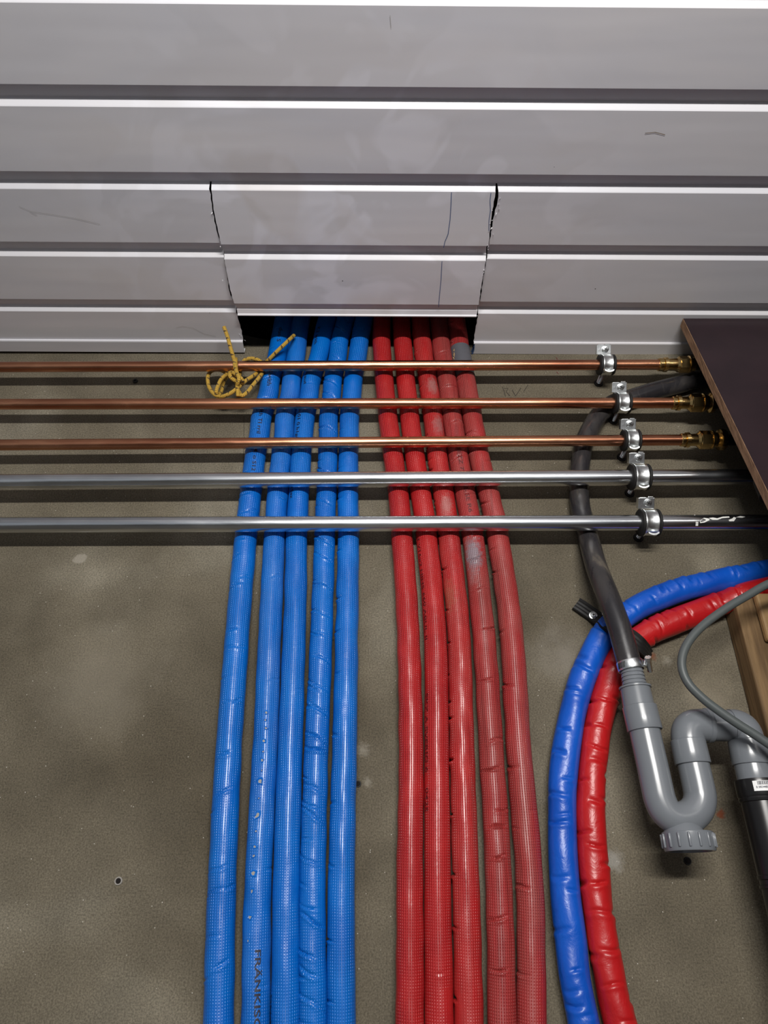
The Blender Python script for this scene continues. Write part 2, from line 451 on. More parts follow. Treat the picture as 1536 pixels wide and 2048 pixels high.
def rope_mat():
    m = mat('yellow_braid', rgb(205, 168, 60), 0.6); N = NT(m)
    tc = N.n('ShaderNodeTexCoord'); sp = N.n('ShaderNodeSeparateXYZ'); N.l(tc.outputs['UV'], sp.inputs[0])
    u, v = sp.outputs[0], sp.outputs[1]
    a = N.math('SINE', N.math('ADD', N.math('MULTIPLY', u, 2 * math.pi * 6), N.math('MULTIPLY', v, 2 * math.pi / 0.005)))
    b = N.math('SINE', N.math('SUBTRACT', N.math('MULTIPLY', u, 2 * math.pi * 6), N.math('MULTIPLY', v, 2 * math.pi / 0.005)))
    h = N.math('MULTIPLY', a, b)
    col = N.mix(N.ramp(h, [(0.25, g(0)), (0.8, g(1))]), rgb(176, 136, 44), rgb(240, 206, 98))
    k1 = N.math('GREATER_THAN', N.math('SINE', N.math('ADD', N.math('MULTIPLY', u, 2 * math.pi), N.math('MULTIPLY', v, 2 * math.pi / 0.017))), 0.72)
    k2 = N.math('GREATER_THAN', N.math('SINE', N.math('MULTIPLY', v, 2 * math.pi / 0.0085)), 0.1)
    col = N.mix(N.math('MULTIPLY', N.math('MULTIPLY', k1, k2), 0.85), col, rgb(36, 26, 34))
    N.l(col, N.b.inputs['Base Color']); N.l(N.bump(h, 0.8, 0.0008), N.b.inputs['Normal']); return m
M['rope'] = rope_mat()

# ------------------------------------------------------------------ the room
bm = bmesh.new()
WT = H + 0.020
bm_box(bm, Vector((-0.7, WALL + 0.06, WT / 2)), (3.8, 0.12, WT))
wall = tag(from_bm('wall_back', bm, M['concrete']), kind='structure')
bm = bmesh.new(); bm_box(bm, Vector((-0.7, -0.9, -0.025)), (3.8, 4.2, 0.05))
tag(from_bm('floor', bm, M['floor']), kind='structure')
bm = bmesh.new(); bm_box(bm, Vector((0.83, 0.45, (H + 0.3) / 2)), (0.06, 1.3, H + 0.3 - 0.0))  # unseen side wall, added dark to keep ambient light off the right corner
tag(from_bm('shade_wall_right', bm, M['board']), kind='structure')

# ceiling boards: profile along Y, a recess between boards, cut away for the opening
HY = 0.733                                    # far edge of the board row where the cut begins
GAP, GR, SL = 0.031, 0.0105, 0.008
lipY = [0.597 - 0.1315 * k for k in range(30, 0, -1)] + [0.597, 0.729, 0.861, 0.991]
L_CUT = [(418, 368), (424, 421), (438, 477), (446, 505), (458.5, 582), (470.6, 614.5), (481, 655), (491, 707)]
R_CUT = [(995.5, 368), (997, 400), (987, 437), (981, 469), (975, 510), (959, 606), (949, 675), (942, 713)]
Lc = [atz(u, v, H) for u, v in L_CUT]; Rc = [atz(u, v, H) for u, v in R_CUT]
def cutx(lst, Y, amp=0.0012):
    ys = [p.y for p in lst]; xs = [p.x for p in lst]
    return float(np.interp(Y, ys, xs)) + amp * (math.sin(Y * 310) * 0.5 + math.sin(Y * 811 + 1) * 0.5)
def profile(y0, y1):
    pr = [(y0, H)]
    for y in lipY:
        if y < y0 + GAP + 0.002 or y > y1: continue
        pr += [(y - GAP, H), (y - GAP + 0.0005, H + GR), (y - SL, H + GR), (y - 0.0012, H + 0.0012), (y, H)]
    pr.append((y1, H)); return pr
def dens(pr, step=0.008):
    out = [pr[0]]
    for a, b in zip(pr, pr[1:]):
        n = max(1, int(abs(b[0] - a[0]) / step))
        for k in range(1, n + 1): out.append((a[0] + (b[0] - a[0]) * k / n, a[1] + (b[1] - a[1]) * k / n))
    return out
TRIM0, TRIM1 = 1.066, 1.097
def strip(V, Fc, rows):
    base = len(V)
    for r in rows: V += [r[0], r[1]]
    for k in range(len(rows) - 1):
        a = base + 2 * k; Fc.append((a, a + 1, a + 3, a + 2))
XL, XR = -2.6, 0.798
def tilt(x, y, z): return (x, y + TILT * x, z)
cut_start = lipY[-3] - SL
V, Fc = [], []
whole = profile(-3.0, TRIM0)
full = [p for p in whole if p[0] <= cut_start + 1e-6]
strip(V, Fc, [(tilt(XL, y, z), tilt(XR, y, z)) for y, z in full])
part = dens([p for p in whole if p[0] >= cut_start - 1e-6])
# rows past the cut, left and right of the opening
strip(V, Fc, [(tilt(XL, y, z), tilt(cutx(Lc, y + TILT * -0.33), y, z)) for y, z in part])
strip(V, Fc, [(tilt(cutx(Rc, y + TILT * 0.2), y, z), tilt(XR, y, z)) for y, z in part])
ceil = pydata('ceiling', V, Fc, M['plank'])
tag(ceil, kind='structure')
md = ceil.modifiers.new('thickness', 'SOLIDIFY'); md.thickness = 0.0012; md.offset = 1.0
for side in (0, 1):
    prof = [(TRIM0, H + 0.002), (TRIM0, H - 0.0035), (TRIM0 + 0.002, H - 0.0045), (TRIM1, H - 0.0045), (TRIM1, H + 0.006)]
    rows = []
    for y, z in prof:
        if side == 0: rows.append((tilt(XL, y, z), tilt(cutx(Lc, y, 0.0), y, z)))
        else: rows.append((tilt(cutx(Rc, y, 0.0), y, z), tilt(XR, y, z)))
    V, Fc = [], []; strip(V, Fc, rows)
    o = pydata('trim_%d' % (side + 1), V, Fc, M['plank']); tag(o, kind='structure')
    md = o.modifiers.new('thickness', 'SOLIDIFY'); md.thickness = 0.001; md.offset = 1.0
# frayed plastic along the two cuts
def shred(p, L, w, parent):
    bm = bmesh.new()
    d = Vector((random.uniform(-1, 1), random.uniform(-0.6, 0.6), -random.uniform(0.4, 1.2))).normalized()
    e = Vector((random.uniform(-1, 1), random.uniform(-1, 1), 0)).normalized() * w
    a, b, c = p + e, p - e, p + d * L
    n = d.cross(e).normalized() * w * 0.6
    vs = [bm.verts.new(x) for x in (a, b, c, p + n)]
    for f in ((0, 1, 2), (1, 3, 2), (3, 0, 2), (0, 3, 1)): bm.faces.new([vs[i] for i in f])
    from_bm('frayed_shred', bm, M['cut'], parent)['label'] = 'torn white shred of plastic on the saw cut'
for (u, v) in [(1001, 397), (998, 418), (996, 410), (993, 426), (985, 440), (984, 455), (987, 468), (978, 480), (977, 492), (976, 499), (967, 545), (968, 520)]:
    shred(atz(u, v, H - 0.0005), random.uniform(0.003, 0.006), 0.0012, ceil)
for (u, v) in [(478, 668), (482, 673), (486, 690), (488, 700), (489, 680), (441, 492), (445, 560), (425, 425)]:
    shred(atz(u, v, H - 0.0005), random.uniform(0.002, 0.005), 0.001, ceil)
# dark closures added above the boards, keeping room light out of the void
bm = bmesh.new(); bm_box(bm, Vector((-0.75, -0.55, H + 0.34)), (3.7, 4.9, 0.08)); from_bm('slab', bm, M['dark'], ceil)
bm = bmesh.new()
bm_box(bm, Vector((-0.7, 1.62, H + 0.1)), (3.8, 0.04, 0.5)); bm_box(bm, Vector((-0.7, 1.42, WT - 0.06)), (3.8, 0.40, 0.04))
from_bm('void_closure', bm, M['dark'], ceil)
# broken edge of the concrete seen through the opening, and the lath above it
def wline(pts, Yc, th, name, material, parent):
    bm = bmesh.new(); ring = []
    for dy in (0, th):
        ring.append([bm.verts.new(at(u, v, Yc) + Vector((0, dy, 0))) for u, v in pts])
    n = len(pts)
    bm.faces.new(ring[0]); bm.faces.new(ring[1][::-1])
    for k in range(n): bm.faces.new((ring[0][k], ring[0][(k + 1) % n], ring[1][(k + 1) % n], ring[1][k]))
    return from_bm(name, bm, material, parent)
wline([(478, 668), (505, 674), (560, 684), (560, 698), (505, 690), (478, 684)], 1.16, 0.02, 'lath', M['slab'], ceil)

# drilled holes, pencil marks: parts of the wall
def ringhole(u, v, r, parent, pale=False):
    p = at(u, v, WALL)
    lathe('drill_hole', p, (0, -1, 0), [(0.0006, 0), (0.0006, r * 0.72), (0.0016, r * 0.8), (0.0016, r), (0.0, r * 1.1)], M['felt'] if pale else M['rubber'], parent, 20)
    lathe('drill_hole', p + Vector((0, -0.0007, 0)), (0, -1, 0), [(0, 0.0), (0.0003, 0.0), (0.0003, r * 0.7), (0, r * 0.7)], M['dark'], parent, 20)  # flat dark disc, the shade inside the hole is put into its colour
ringhole(237, 1762, 0.0050, wall, True); ringhole(1375, 1722, 0.0050, wall); ringhole(716, 1568, 0.0045, wall)
def stroke(pts, w, fn, name, material, parent, th=0.0004):
    """a thin drawn line on a surface; fn(u, v, lift) gives a point"""
    V, Fc = [], []
    P = [(fn(u, v, 0.0), fn(u, v, th)) for u, v in pts]
    for k, (a, b) in enumerate(P):
        t = (P[min(k + 1, len(P) - 1)][0] - P[max(k - 1, 0)][0]).normalized()
        n = (b - a).normalized(); s_ = t.cross(n).normalized() * w / 2
        V += [b + s_, b - s_]
    for k in range(len(P) - 1): Fc.append((2 * k, 2 * k + 1, 2 * k + 3, 2 * k + 2))
    return V, Fc
def strokes(lines, w, fn, name, material, parent, label=None):
    V, Fc = [], []
    for pts in lines:
        v_, f_ = stroke(pts, w, fn, name, material, parent); b = len(V); V += v_; Fc += [tuple(i + b for i in f) for f in f_]
    o = pydata(name, V, Fc, material, parent)
    if label: o['label'] = label
    return o
on_wall = lambda u, v, l: at(u, v, WALL) + Vector((0, -l - 0.0003, 0))
on_ceil = lambda u, v, l: atz(u, v, H) + Vector((0, 0, -l - 0.0003))
strokes([[(1005, 774), (1011, 793)], [(1008, 777), (1016, 777), (1012, 784), (1020, 792)], [(1024, 780), (1031, 792)], [(1031, 792), (1042, 776)], [(1047, 784), (1056, 770)]], 0.0011, on_wall, 'pencil_mark', M['pencil'], wall)
strokes([[(1112, 715), (1116, 721)], [(1113, 744), (1117, 748)]], 0.0012, on_wall, 'pencil_mark', M['ink_red'], wall)
strokes([[(488, 832), (488, 872), (487, 912), (487, 945)]], 0.0008, on_wall, 'pencil_mark', M['pencil'], wall)
strokes([[(38, 412), (60, 422), (100, 428), (150, 436), (200, 448)], [(60, 424), (74, 430)]], 0.00045, on_ceil, 'scratch', M['felt'], ceil)
strokes([[(1290, 266), (1310, 264), (1330, 269)]], 0.0009, on_ceil, 'scratch', M['wood'], ceil)
strokes([[(352, 655), (365, 652), (385, 655), (410, 668), (432, 672)], [(780, 30), (782, 55)]], 0.0005, on_ceil, 'scratch', M['felt'], ceil)
strokes([[(943, 704), (946, 696), (948, 688), (947, 700), (944, 708)]], 0.0035, lambda u, v, l: atz(u, v, H - 0.0048) + Vector((0, 0, -l)), 'pen_mark', M['pen'], bpy.data.objects['trim_2'])

# ------------------------------------------------------------------ the sagging flap
DROOP = math.tan(math.radians(2.0))
def flap_z(Y): return -(Y - cut_start) * DROOP if Y > cut_start else 0.0
def at_flap(u, v, l=0.0):
    d = ray(u, v)
    # z = H - (y - c)*DROOP  ->  CAMZ + d.z t = H - (d.y t - c) DROOP
    t = (H - CAMZ + cut_start * DROOP) / (d.z + d.y * DROOP)
    p = Vector((d.x * t, d.y * t, CAMZ + d.z * t)); p.z -= l; return p
FL = [(421.5, 370), (428, 421), (441, 485), (449, 522), (461, 580), (471, 617), (478, 637)]
FR = [(992.5, 372), (985, 421), (977, 485), (971, 522), (959, 598), (955, 620), (953, 640)]
Fl = [at_flap(u, v) for u, v in FL]; Fr = [at_flap(u, v) for u, v in FR]
pr = [(y, z) for y, z in whole if y > cut_start - 1e-6 and y < lipY[-1] - GAP + 0.001]
yl = lipY[-1]
pr = pr + [(yl - GAP + 0.0005, H + 0.0050), (yl - 0.0145, H + 0.0055), (yl - 0.0135, H + 0.0040), (yl - 0.0045, H + 0.0022), (yl - 0.0030, H - 0.0002), (yl - 0.001, H - 0.0002), (yl - 0.0005, H + 0.004)]
pr = dens(sorted(pr, key=lambda p: p[0]))
V, Fc = [], []
strip(V, Fc, [(tilt(cutx(Fl, y, 0.0006), y, z + flap_z(y)), tilt(cutx(Fr, y, 0.0009), y, z + flap_z(y))) for y, z in pr])
flap = empty('ceiling_flap', (0.0, cut_start, H), 'sawn-out flap of two grey ceiling boards sagging above the blue and red pipes', 'ceiling flap')
sheet = pydata('board_sheet', V, Fc, M['plank'], flap)
md = sheet.modifiers.new('thickness', 'SOLIDIFY'); md.thickness = 0.0012; md.offset = 1.0
onf = lambda u, v, l: at_flap(u, v, l + 0.0004)
strokes([[(903, 384), (902, 410), (900, 440), (896, 468), (890, 482), (887, 495)], [(884, 522), (882, 560), (879, 590), (877, 614)]], 0.0010, onf, 'pen_line', M['pen'], flap, 'blue pen line drawn across the boards')
strokes([[(982, 385), (980, 400), (981, 420), (978, 440), (978, 462)]], 0.0009, onf, 'pen_line', M['pen'], flap)
for (u, v) in [(985, 421), (981, 447), (979, 463), (975, 490), (968, 540), (966, 552), (954, 632)]:
    shred(at_flap(u, v, 0.0), 0.003, 0.0009, flap)

# ------------------------------------------------------------------ insulated pipes on the wall
VR = [640, 678, 717, 769, 847, 925.5, 1003.6, 1081.8, 1264.6, 1498, 1767.6, 2046]
RED = [
 [(749.5,778),(743.8,782),(747,783),(749.5,788.5),(757,797.7),(767.7,808),(778,818.5),(784.6,824.5),(791.4,841),(797,846.5),(793.5,845.6),(792,848)],
 [(784.6,821),(784.6,825),(788,827.6),(792.4,833),(800,842),(810.7,852),(823.7,865),(833,874.5),(846.5,893.6),(848.7,898),(848,902),(851,907)],
 [(825,856),(826,861.5),(830,866.7),(836,877),(847,887.5),(856,896.6),(868,911),(878,919),(894.7,939.7),(900,947.5),(904.5,959),(910,966)],
 [(859,894),(863,899),(868,904),(876,913.5),(887.5,925),(899,938),(912,955),(925,968),(942,992),(957.6,1007),(970,1025),(975.4,1033)],
 [(895,929),(899,935.7),(905.7,939.6),(915,951),(926.6,967),(939.6,982.6),(960,1003),(976,1017.7),(999,1046),(1011.5,1063),(1031.6,1086.5),(1034,1092)],
]
VB = [640, 678, 717, 756, 793, 834, 873, 912, 990.6, 1073.7, 1264.6, 1498, 1767.5, 2046]
BLUE = [
 [(552,584),(543,579),(536,571),(522,562),(515,557),(502,545),(496,540),(488,533.6),(480,523),(469.6,513.4),(451,499),(432.6,483),(416,472),(409,465.5)],
 [(583,622),(576.6,615.7),(571,612),(565,603),(560,600),(550.6,589.6),(548,587),(543,582),(536,574),(529,569.5),(515.7,564),(505.5,555),(488,544.5),(481.6,540.5)],
 [(636.5,672),(626,663),(618,655),(604,643),(600,636.5),(591,630),(587,626),(582,623.5),(576.6,618),(571.8,615),(567,611),(555,605.5),(547,599),(544.5,598)],
 [(674,708),(661,700),(655,695),(647,686),(644,682),(638,677),(636.5,677),(635,675.6),(632.6,673),(629,669.5),(621,665),(609,657),(599,651.5),(599,653)],
 [(708,747),(701.6,739),(696,733),(688.6,726),(684.7,722.5),(679.5,718.5),(678,718.5),(677,717),(675.6,717),(675,719),(670.6,716.6),(665,713),(655.5,710),(653,711.6)],
]
class Creases:
    """radius of a padded sleeve: round, with short folds pressed in"""
    def __init__(s, r, items, lump=0.0003, seed=1):
        s.r = r; s.items = items; s.l = lump; q = np.random.RandomState(seed)
        s.k = [(q.uniform(20, 120), q.randint(1, 4), q.uniform(0, 6.3)) for _ in range(7)]
        if items: s.it = sorted(items)
    def __call__(s, S, A):
        S = np.asarray(S, float); A = np.asarray(A, float)
        R = np.full(np.broadcast(S, A).shape, s.r)
        for f, m_, ph in s.k: R = R + s.l * 0.5 * np.sin(S * f + m_ * A + ph)
        if s.items:
            Sc = S[:, 0]
            for (s0, a0, aw, k, dep, sg) in s.items:
                lo, hi = s0 - 0.03, s0 + 0.03
                i0, i1 = np.searchsorted(Sc, [lo, hi])
                if i1 <= i0: continue
                SS = S[i0:i1]; da = (A - a0 + math.pi) % (2 * math.pi) - math.pi
                w = np.clip(1 - (da / aw) ** 2, 0, 1) ** 1.0
                t = (SS - s0 - k * da - 0.0012 * np.sin(3 * da + s0 * 99)) / sg
                R[i0:i1] += 1.5 * dep * w * (-np.exp(-t * t) + 0.42 * np.exp(-((t - 1.9) / 1.5) ** 2))
        return R
def creases(seed, L, spacing, a_lo, a_hi, aw, k, dep, sg=0.0016, s_lo=0.0):
    q = np.random.RandomState(seed); out = []; s = s_lo + q.uniform(0, spacing)
    while s < L:
        out.append((s, q.uniform(a_lo, a_hi), q.uniform(aw * 0.6, aw * 1.3), k * q.uniform(0.5, 1.5), dep * q.uniform(0.5, 1.25), sg * q.uniform(0.7, 1.3)))
        s += spacing * q.uniform(0.35, 1.7)
    return out
def pipe_pts(rows, edges, r):
    Yc = WALL - r - 0.0012
    P = [at((a + b) / 2, v, Yc) for v, (a, b) in zip(rows, edges)]
    w = [(b - a) / F * depth(p) for p, (a, b) in zip(P, edges)]
    up = (P[0] - P[1]).normalized()
    P = [P[0] + up * 0.16, P[0] + up * 0.07] + P
    d = (P[-1] - P[-2]).normalized(); q = P[-1] + d * 0.12
    P += [q, Vector((q.x, Yc, 0.9)), Vector((q.x, Yc, 0.45)), Vector((q.x, Yc, 0.004))]
    return P, float(np.median(w[3:])) / 2
def sleeve(name, rows, edges, material, label, group, cr, seed, rr=None, ylift=0.0):
    P, r = pipe_pts(rows, edges, 0.0188)
    if rr: r = rr
    T = Tube(P, 0.02, ds=0.0013, seg=44, fine=1.33)
    T.r = Creases(r, [c for args in cr for c in creases(seed + 13 * cr.index(args), 1.75, *args)], seed=seed)
    root = empty(name, T.P[-1], label, 'pipe', group)
    T.build('insulation_sleeve', material, root)
    return T, root
GB, GRD = 'blue sleeved pipes running up the wall', 'red sleeved pipes running up the wall'
# creases: spacing, angle range, angular width, slant, depth
bt = []
spec_b = [
 ('blue', 'leftmost blue sleeved pipe, its padding creased, gap of bare wall beside it', [(0.045, 0.2, 1.3, 1.0, 0.004, 0.0014), (0.11, -1.0, 0.4, 0.8, 0.006, 0.0012)]),
 ('blue_dusty', 'second blue sleeved pipe from the left, with a row of torn pockmarks down its front', [(0.16, -1.4, -0.6, 0.7, 0.004, 0.0009)]),
 ('blue', 'middle of the five blue sleeved pipes, smooth, pressed against the pockmarked one', [(0.5, -1.0, 1.0, 0.8, 0.003, 0.0006)]),
 ('blue', 'fourth blue sleeved pipe from the left, wrinkled all over with slanting folds', [(0.034, -0.3, 0.7, 1.5, -0.008, 0.0022), (0.06, 0.3, 1.2, 0.8, -0.006, 0.0016)]),
 ('blue', 'rightmost blue sleeved pipe, shallow dents along its left side, next to the red pipes', [(0.055, 0.9, 1.4, 0.8, -0.003, 0.0018)]),
]
for i, (m_, lab, cr) in enumerate(spec_b):
    bt.append(sleeve('insulated_pipe', VB, BLUE[i], M[m_], lab, GB, cr, 100 + 7 * i))
rt = []
spec_r = [
 ('red', 'leftmost red sleeved pipe, clean and smooth with fine shiny stitching', [(0.6, 0.6, 1.2, 0.6, 0.003, 0.0006)]),
 ('red', 'second red sleeved pipe from the left, dark lettering down its left side', [(0.3, -1.2, 0.8, 0.5, 0.003, 0.0005)]),
 ('red_dusty', 'middle of the five red sleeved pipes, notched along its left edge, smudged near the top', [(0.05, 1.3, 1.7, 0.7, -0.002, 0.0034)]),
 ('red_worn', 'fourth red sleeved pipe from the left, dusty, with deep cross creases and a grey scuff', [(0.055, -0.7, 0.5, 1.2, 0.003, 0.0022)]),
 ('red_worn', 'rightmost red sleeved pipe, faded and dusty, grey tape around it near the ceiling', [(0.075, 1.0, 1.5, 0.9, -0.003, 0.0026), (0.2, -1.2, -0.4, 0.6, 0.002, 0.0009)]),
]
for i, (m_, lab, cr) in enumerate(spec_r):
    rt.append(sleeve('insulated_pipe', VR, RED[i], M[m_], lab, GRD, cr, 300 + 7 * i))

# lettering printed down the sleeves
T, o = bt[1]; print_on(T, 'FRÄNKISCHE', 1897, -0.26, 0.0185, 0.0105, M['ink'], o, bold=0.02)
T, o = bt[0]
print_on(T, 'duo S', 668, -0.1, 0.0165, 0.0105, M['ink'], o); print_on(T, 'K2 with', 742, -0.15, 0.0165, 0.0105, M['ink'], o)
print_on(T, 'with TI rril', 822, -0.15, 0.015, 0.0095, M['ink'], o); print_on(T, 'M: o S12', 905, -0.2, 0.0145, 0.0095, M['ink'], o)
T, o = bt[2]
print_on(T, 'K2 with', 666, 0.45, 0.0145, 0.0095, M['ink'], o); print_on(T, 'haut', 756, 0.45, 0.0165, 0.0095, M['ink'], o)
print_on(T, 'on 01 0 b1g4ge', 822, 0.5, 0.0145, 0.009, M['ink'], o); print_on(T, '2Saz', 980, 0.6, 0.014, 0.009, M['ink'], o)
print_on(T, 'DN 16', 1985, 1.25, 0.014, 0.008, M['ink'], o)
T, o = rt[1]
print_on(T, '3 V16x2 HIH5 660 ABUL II', 1078, 0.95, 0.0165, 0.0085, M['ink_red'], o)
print_on(T, 'SKZ A SVERIG 6', 1390, 1.0, 0.0165, 0.0085, M['ink_red'], o); print_on(T, '0425', 1578, 0.95, 0.0165, 0.0085, M['ink_red'], o)
T, o = rt[3]
print_on(T, 'SEZZ 72', 905, 0.0, 0.0165, 0.0095, M['ink_red'], o); print_on(T, 'S SE R6', 985, 0.0, 0.0165, 0.0095, M['ink_red'], o)

# torn pockmarks down the second blue sleeve
T, o = bt[1]
for (u, v, w) in [(536,1432,5),(534,1446,3),(535,1462,5),(531,1487,5),(530,1508,4),(528,1525,5),(527,1545,3),(524,1567,7),(522,1600,3),(519,1634,8),(517,1665,4),(514,1695,5),(512,1713,4),(510,1747,7),(508,1783,5),(504,1834,6),(501,1880,3)]:
    bmh = bmesh.new()
    sv = T.s_at_v(v); e = np.interp(v, VB, [(a + b) / 2 for a, b in BLUE[1]]); hw = np.interp(v, VB, [(b - a) / 2 for a, b in BLUE[1]])
    av = -math.asin(max(-0.95, min(0.95, (u - e) / hw)))
    k = w * 0.5 / F * 0.95 * 1.45; n = 10
    jit = [random.uniform(0.5, 1.3) for _ in range(n)]
    def rg(m_, l): return [bmh.verts.new(T.on(sv + k * m_ * jit[j] * math.cos(j / n * 6.283), av + k * m_ * jit[j] * math.sin(j / n * 6.283) / 0.0185, l * random.uniform(0.5, 1.2))) for j in range(n)]
    r0, r1, r2 = rg(0.8, 0.0004), rg(1.15, 0.0013), rg(1.7, -0.0001)
    c0 = bmh.verts.new(T.on(sv, av, 0.0003))
    for j in range(n):
        j2 = (j + 1) % n
        bmh.faces.new((r0[j], r0[j2], c0))
        bmh.faces.new((r0[j2], r0[j], r1[j], r1[j2])).material_index = 1; bmh.faces.new((r1[j2], r1[j], r2[j], r2[j2])).material_index = 1
    sp_ = from_bm('torn_spot', bmh, M['felt'], o); sp_['label'] = 'grey torn spot in the blue sleeve'; sp_.data.materials.append(M['blue'])
# grey tape cuff round the last red sleeve
T, o = rt[4]
T2 = T.build('tape_cuff', M['tape'], o, caps=False, lift=0.0011, s0=T.s_at_v(698), s1=T.s_at_v(757)); T2['label'] = 'grey tape wrapped round the sleeve'
bm = bmesh.new()
for v, a in ((716, 0.85), (709, 0.8), (723, 1.0), (719, 0.9)):
    sv = T.s_at_v(v); p = T.on(sv, a, 0.0012); bm_box(bm, p, (0.0018, 0.0008, 0.006), Matrix.Rotation(random.uniform(-0.6, 0.6), 3, 'Y'))
from_bm('torn_tape_edge', bm, M['pale_wood'], o)

# ------------------------------------------------------------------ bare metal pipes across
PY = 1.045
def xbar(p0, p1): return at(p0[0], p0[1], PY), at(p1[0], p1[1], PY)
def straight(name, A, B, r, material, parent, seg=48):
    d = (B - A); L = d.length
    bm = bmesh.new(); n = 60
    bm_lathe(bm, A, d, [(0, 0)] + [(L * k / n, r) for k in range(n + 1)] + [(L, 0)], seg)
    return from_bm(name, bm, material, parent, True, 40)
COP = [  # left point, right point, end u, fitting (u, px radius) profile
 ((0, 734), (1250, 729.5), 1318, [(1316, 12), (1318, 13.2), (1325, 13.2), (1326, 12), (1327, 14.5), (1333, 15), (1334, 12), (1352, 12.5), (1356, 15.5), ('hex', 1357, 1375, 17), (1376, 17.5), (1379, 17.5), (1381, 14), (1388, 14.5), (1390, 11)],
  'topmost of the three bare copper pipes, just below the ceiling', 'copper pipe'),
 ((0, 808.5), (1300, 806), 1345, [(1343, 12), (1345, 13.2), (1351, 13.2), (1352, 12), (1353, 15), (1359, 15.5), (1361, 12), (1375, 12.5), (1379, 16), ('hex', 1380, 1402, 18.5), (1403, 19), (1406, 19), (1407, 15), (1412, 15.5), (1415, 15), (1418, 20), (1424, 20.5), (1427, 19), (1428, 12)],
  'middle of the three bare copper pipes crossing the wall', 'copper pipe'),
 ((0, 890), (1300, 880.5), 1362, [(1360, 12), (1362, 13.2), (1368, 13.2), (1369, 12), (1370, 15), (1377, 15.5), (1379, 12), (1393, 12.5), (1397, 16), ('hex', 1398, 1420, 18.5), (1421, 19), (1424, 19), (1426, 15), (1432, 15.5), (1436, 14), (1438, 21), (1444, 22), (1448, 21), (1449, 12)],
  'lowest of the three bare copper pipes, above the steel ones', 'copper pipe'),
]
pipes = {}
for i, (a, b, ue, fit, lab, cat) in enumerate(COP):
    A0, B0 = xbar(a, b); d = (B0 - A0).normalized()
    dm = depth(B0)
    def xu(u): return (u - 768) / F * dm
    A = A0 + d * ((-2.5 - A0.x) / d.x); E = A0 + d * ((xu(ue) - A0.x) / d.x)
    root = empty('copper_pipe', (0, PY, A0.z), lab, cat, 'bare copper pipes across the wall')
    straight('tube', A, E, 0.0099, M['copper'], root)
    O = A0 + d * ((0 - A0.x) / d.x)
    rp = lambda px: px / F * dm
    prof = []; hexs = None
    for it in fit:
        if it[0] == 'hex':
            hexs = it; prof += [(xu(it[1]) / d.x, rp(it[3] * 0.86)), (xu(it[2]) / d.x, rp(it[3] * 0.86))]
        else: prof.append((xu(it[0]) / d.x, rp(it[1])))
    prof = [(prof[0][0], 0.0)] + prof + [(prof[-1][0], 0.0)]
    ft = lathe('brass_fitting', O, d, prof, M['brass'], root, 44, 30)
    bm = bmesh.new(); h0, h1 = xu(hexs[1]) / d.x, xu(hexs[2]) / d.x; rr = rp(hexs[3])
    bm_lathe(bm, O, d, [(h0, 0), (h0, rr * 0.92), (h0 + 0.001, rr), (h1 - 0.001, rr), (h1, rr * 0.92), (h1, 0)], 6)
    from_bm('hex_nut', bm, M['brass'], ft)
    e = prof[-1][0]
    lathe('black_connector', O, d, [(e - 0.004, 0), (e - 0.004, 0.0105), (0.80, 0.0105), (0.80, 0)], M['blackplastic'], root, 32)
    pipes['c%d' % i] = (A0, d, dm)
for i, (a, b, lab) in enumerate([((0, 963.5), (1250, 954.5), 'upper of the two thick galvanised steel pipes'), ((0, 1050), (1400, 1045), 'lower of the two thick galvanised steel pipes, white scrape at its right end')]):
    A0, B0 = xbar(a, b); d = (B0 - A0).normalized(); dm = depth(B0)
    A = A0 + d * ((-2.5 - A0.x) / d.x); E = A0 + d * ((0.80 - A0.x) / d.x)
    root = empty('steel_pipe', (0, PY, A0.z), lab, 'steel pipe', 'galvanised steel pipes across the wall')
    straight('tube', A, E, 0.0132, M['steel'], root)
    pipes['s%d' % i] = (A0, d, dm)
    if i == 1:
        TT = Tube([A0 + d * x for x in (0.2, 0.6, 1.0, 1.6, 2.0)], 0.0132, ds=0.002, seg=12)
        def onp(u, v, l=0.0):
            x = (u - 768) / F * dm; s_ = (x - TT.P[0][0]) / d.x
            base = at(u, v, PY - 0.010); c_ = Vector(TT.P[0]) + d * s_
            n = base - c_; n -= d * n.dot(d); n.normalize()
            return c_ + n * (0.0134 + l)
        lines = [[(1387 + i_ * 3, 1043) for i_ in range(2)]]
        V, Fc = [], []
        def blob(pts):
            b = len(V); V.extend([onp(u, v, 0.0002) for u, v in pts]); Fc.append(tuple(range(b, b + len(pts))))
        blob([(1393, 1042), (1402, 1038), (1410, 1039), (1413, 1041), (1402, 1045), (1393, 1046)])
        blob([(1411, 1038.5), (1420, 1037.5), (1429, 1039), (1429, 1041), (1418, 1041)])
        blob([(1427, 1039), (1440, 1036), (1453, 1035.5), (1453, 1037.5), (1438, 1038.5), (1428, 1041)])
        blob([(1450, 1041), (1458, 1039), (1462, 1036.5), (1466, 1038), (1460, 1043), (1451, 1043)])
        blob([(1466, 1037), (1476, 1034.5), (1485, 1036), (1478, 1038)])
        blob([(1384.5, 1044), (1389.5, 1044), (1389.5, 1053), (1384.5, 1053)]); blob([(1386, 1030), (1388, 1030), (1388, 1043), (1386, 1043)])
        pydata('paint_scrape', V, Fc, M['paint'], root)['label'] = 'white scrape on the steel'

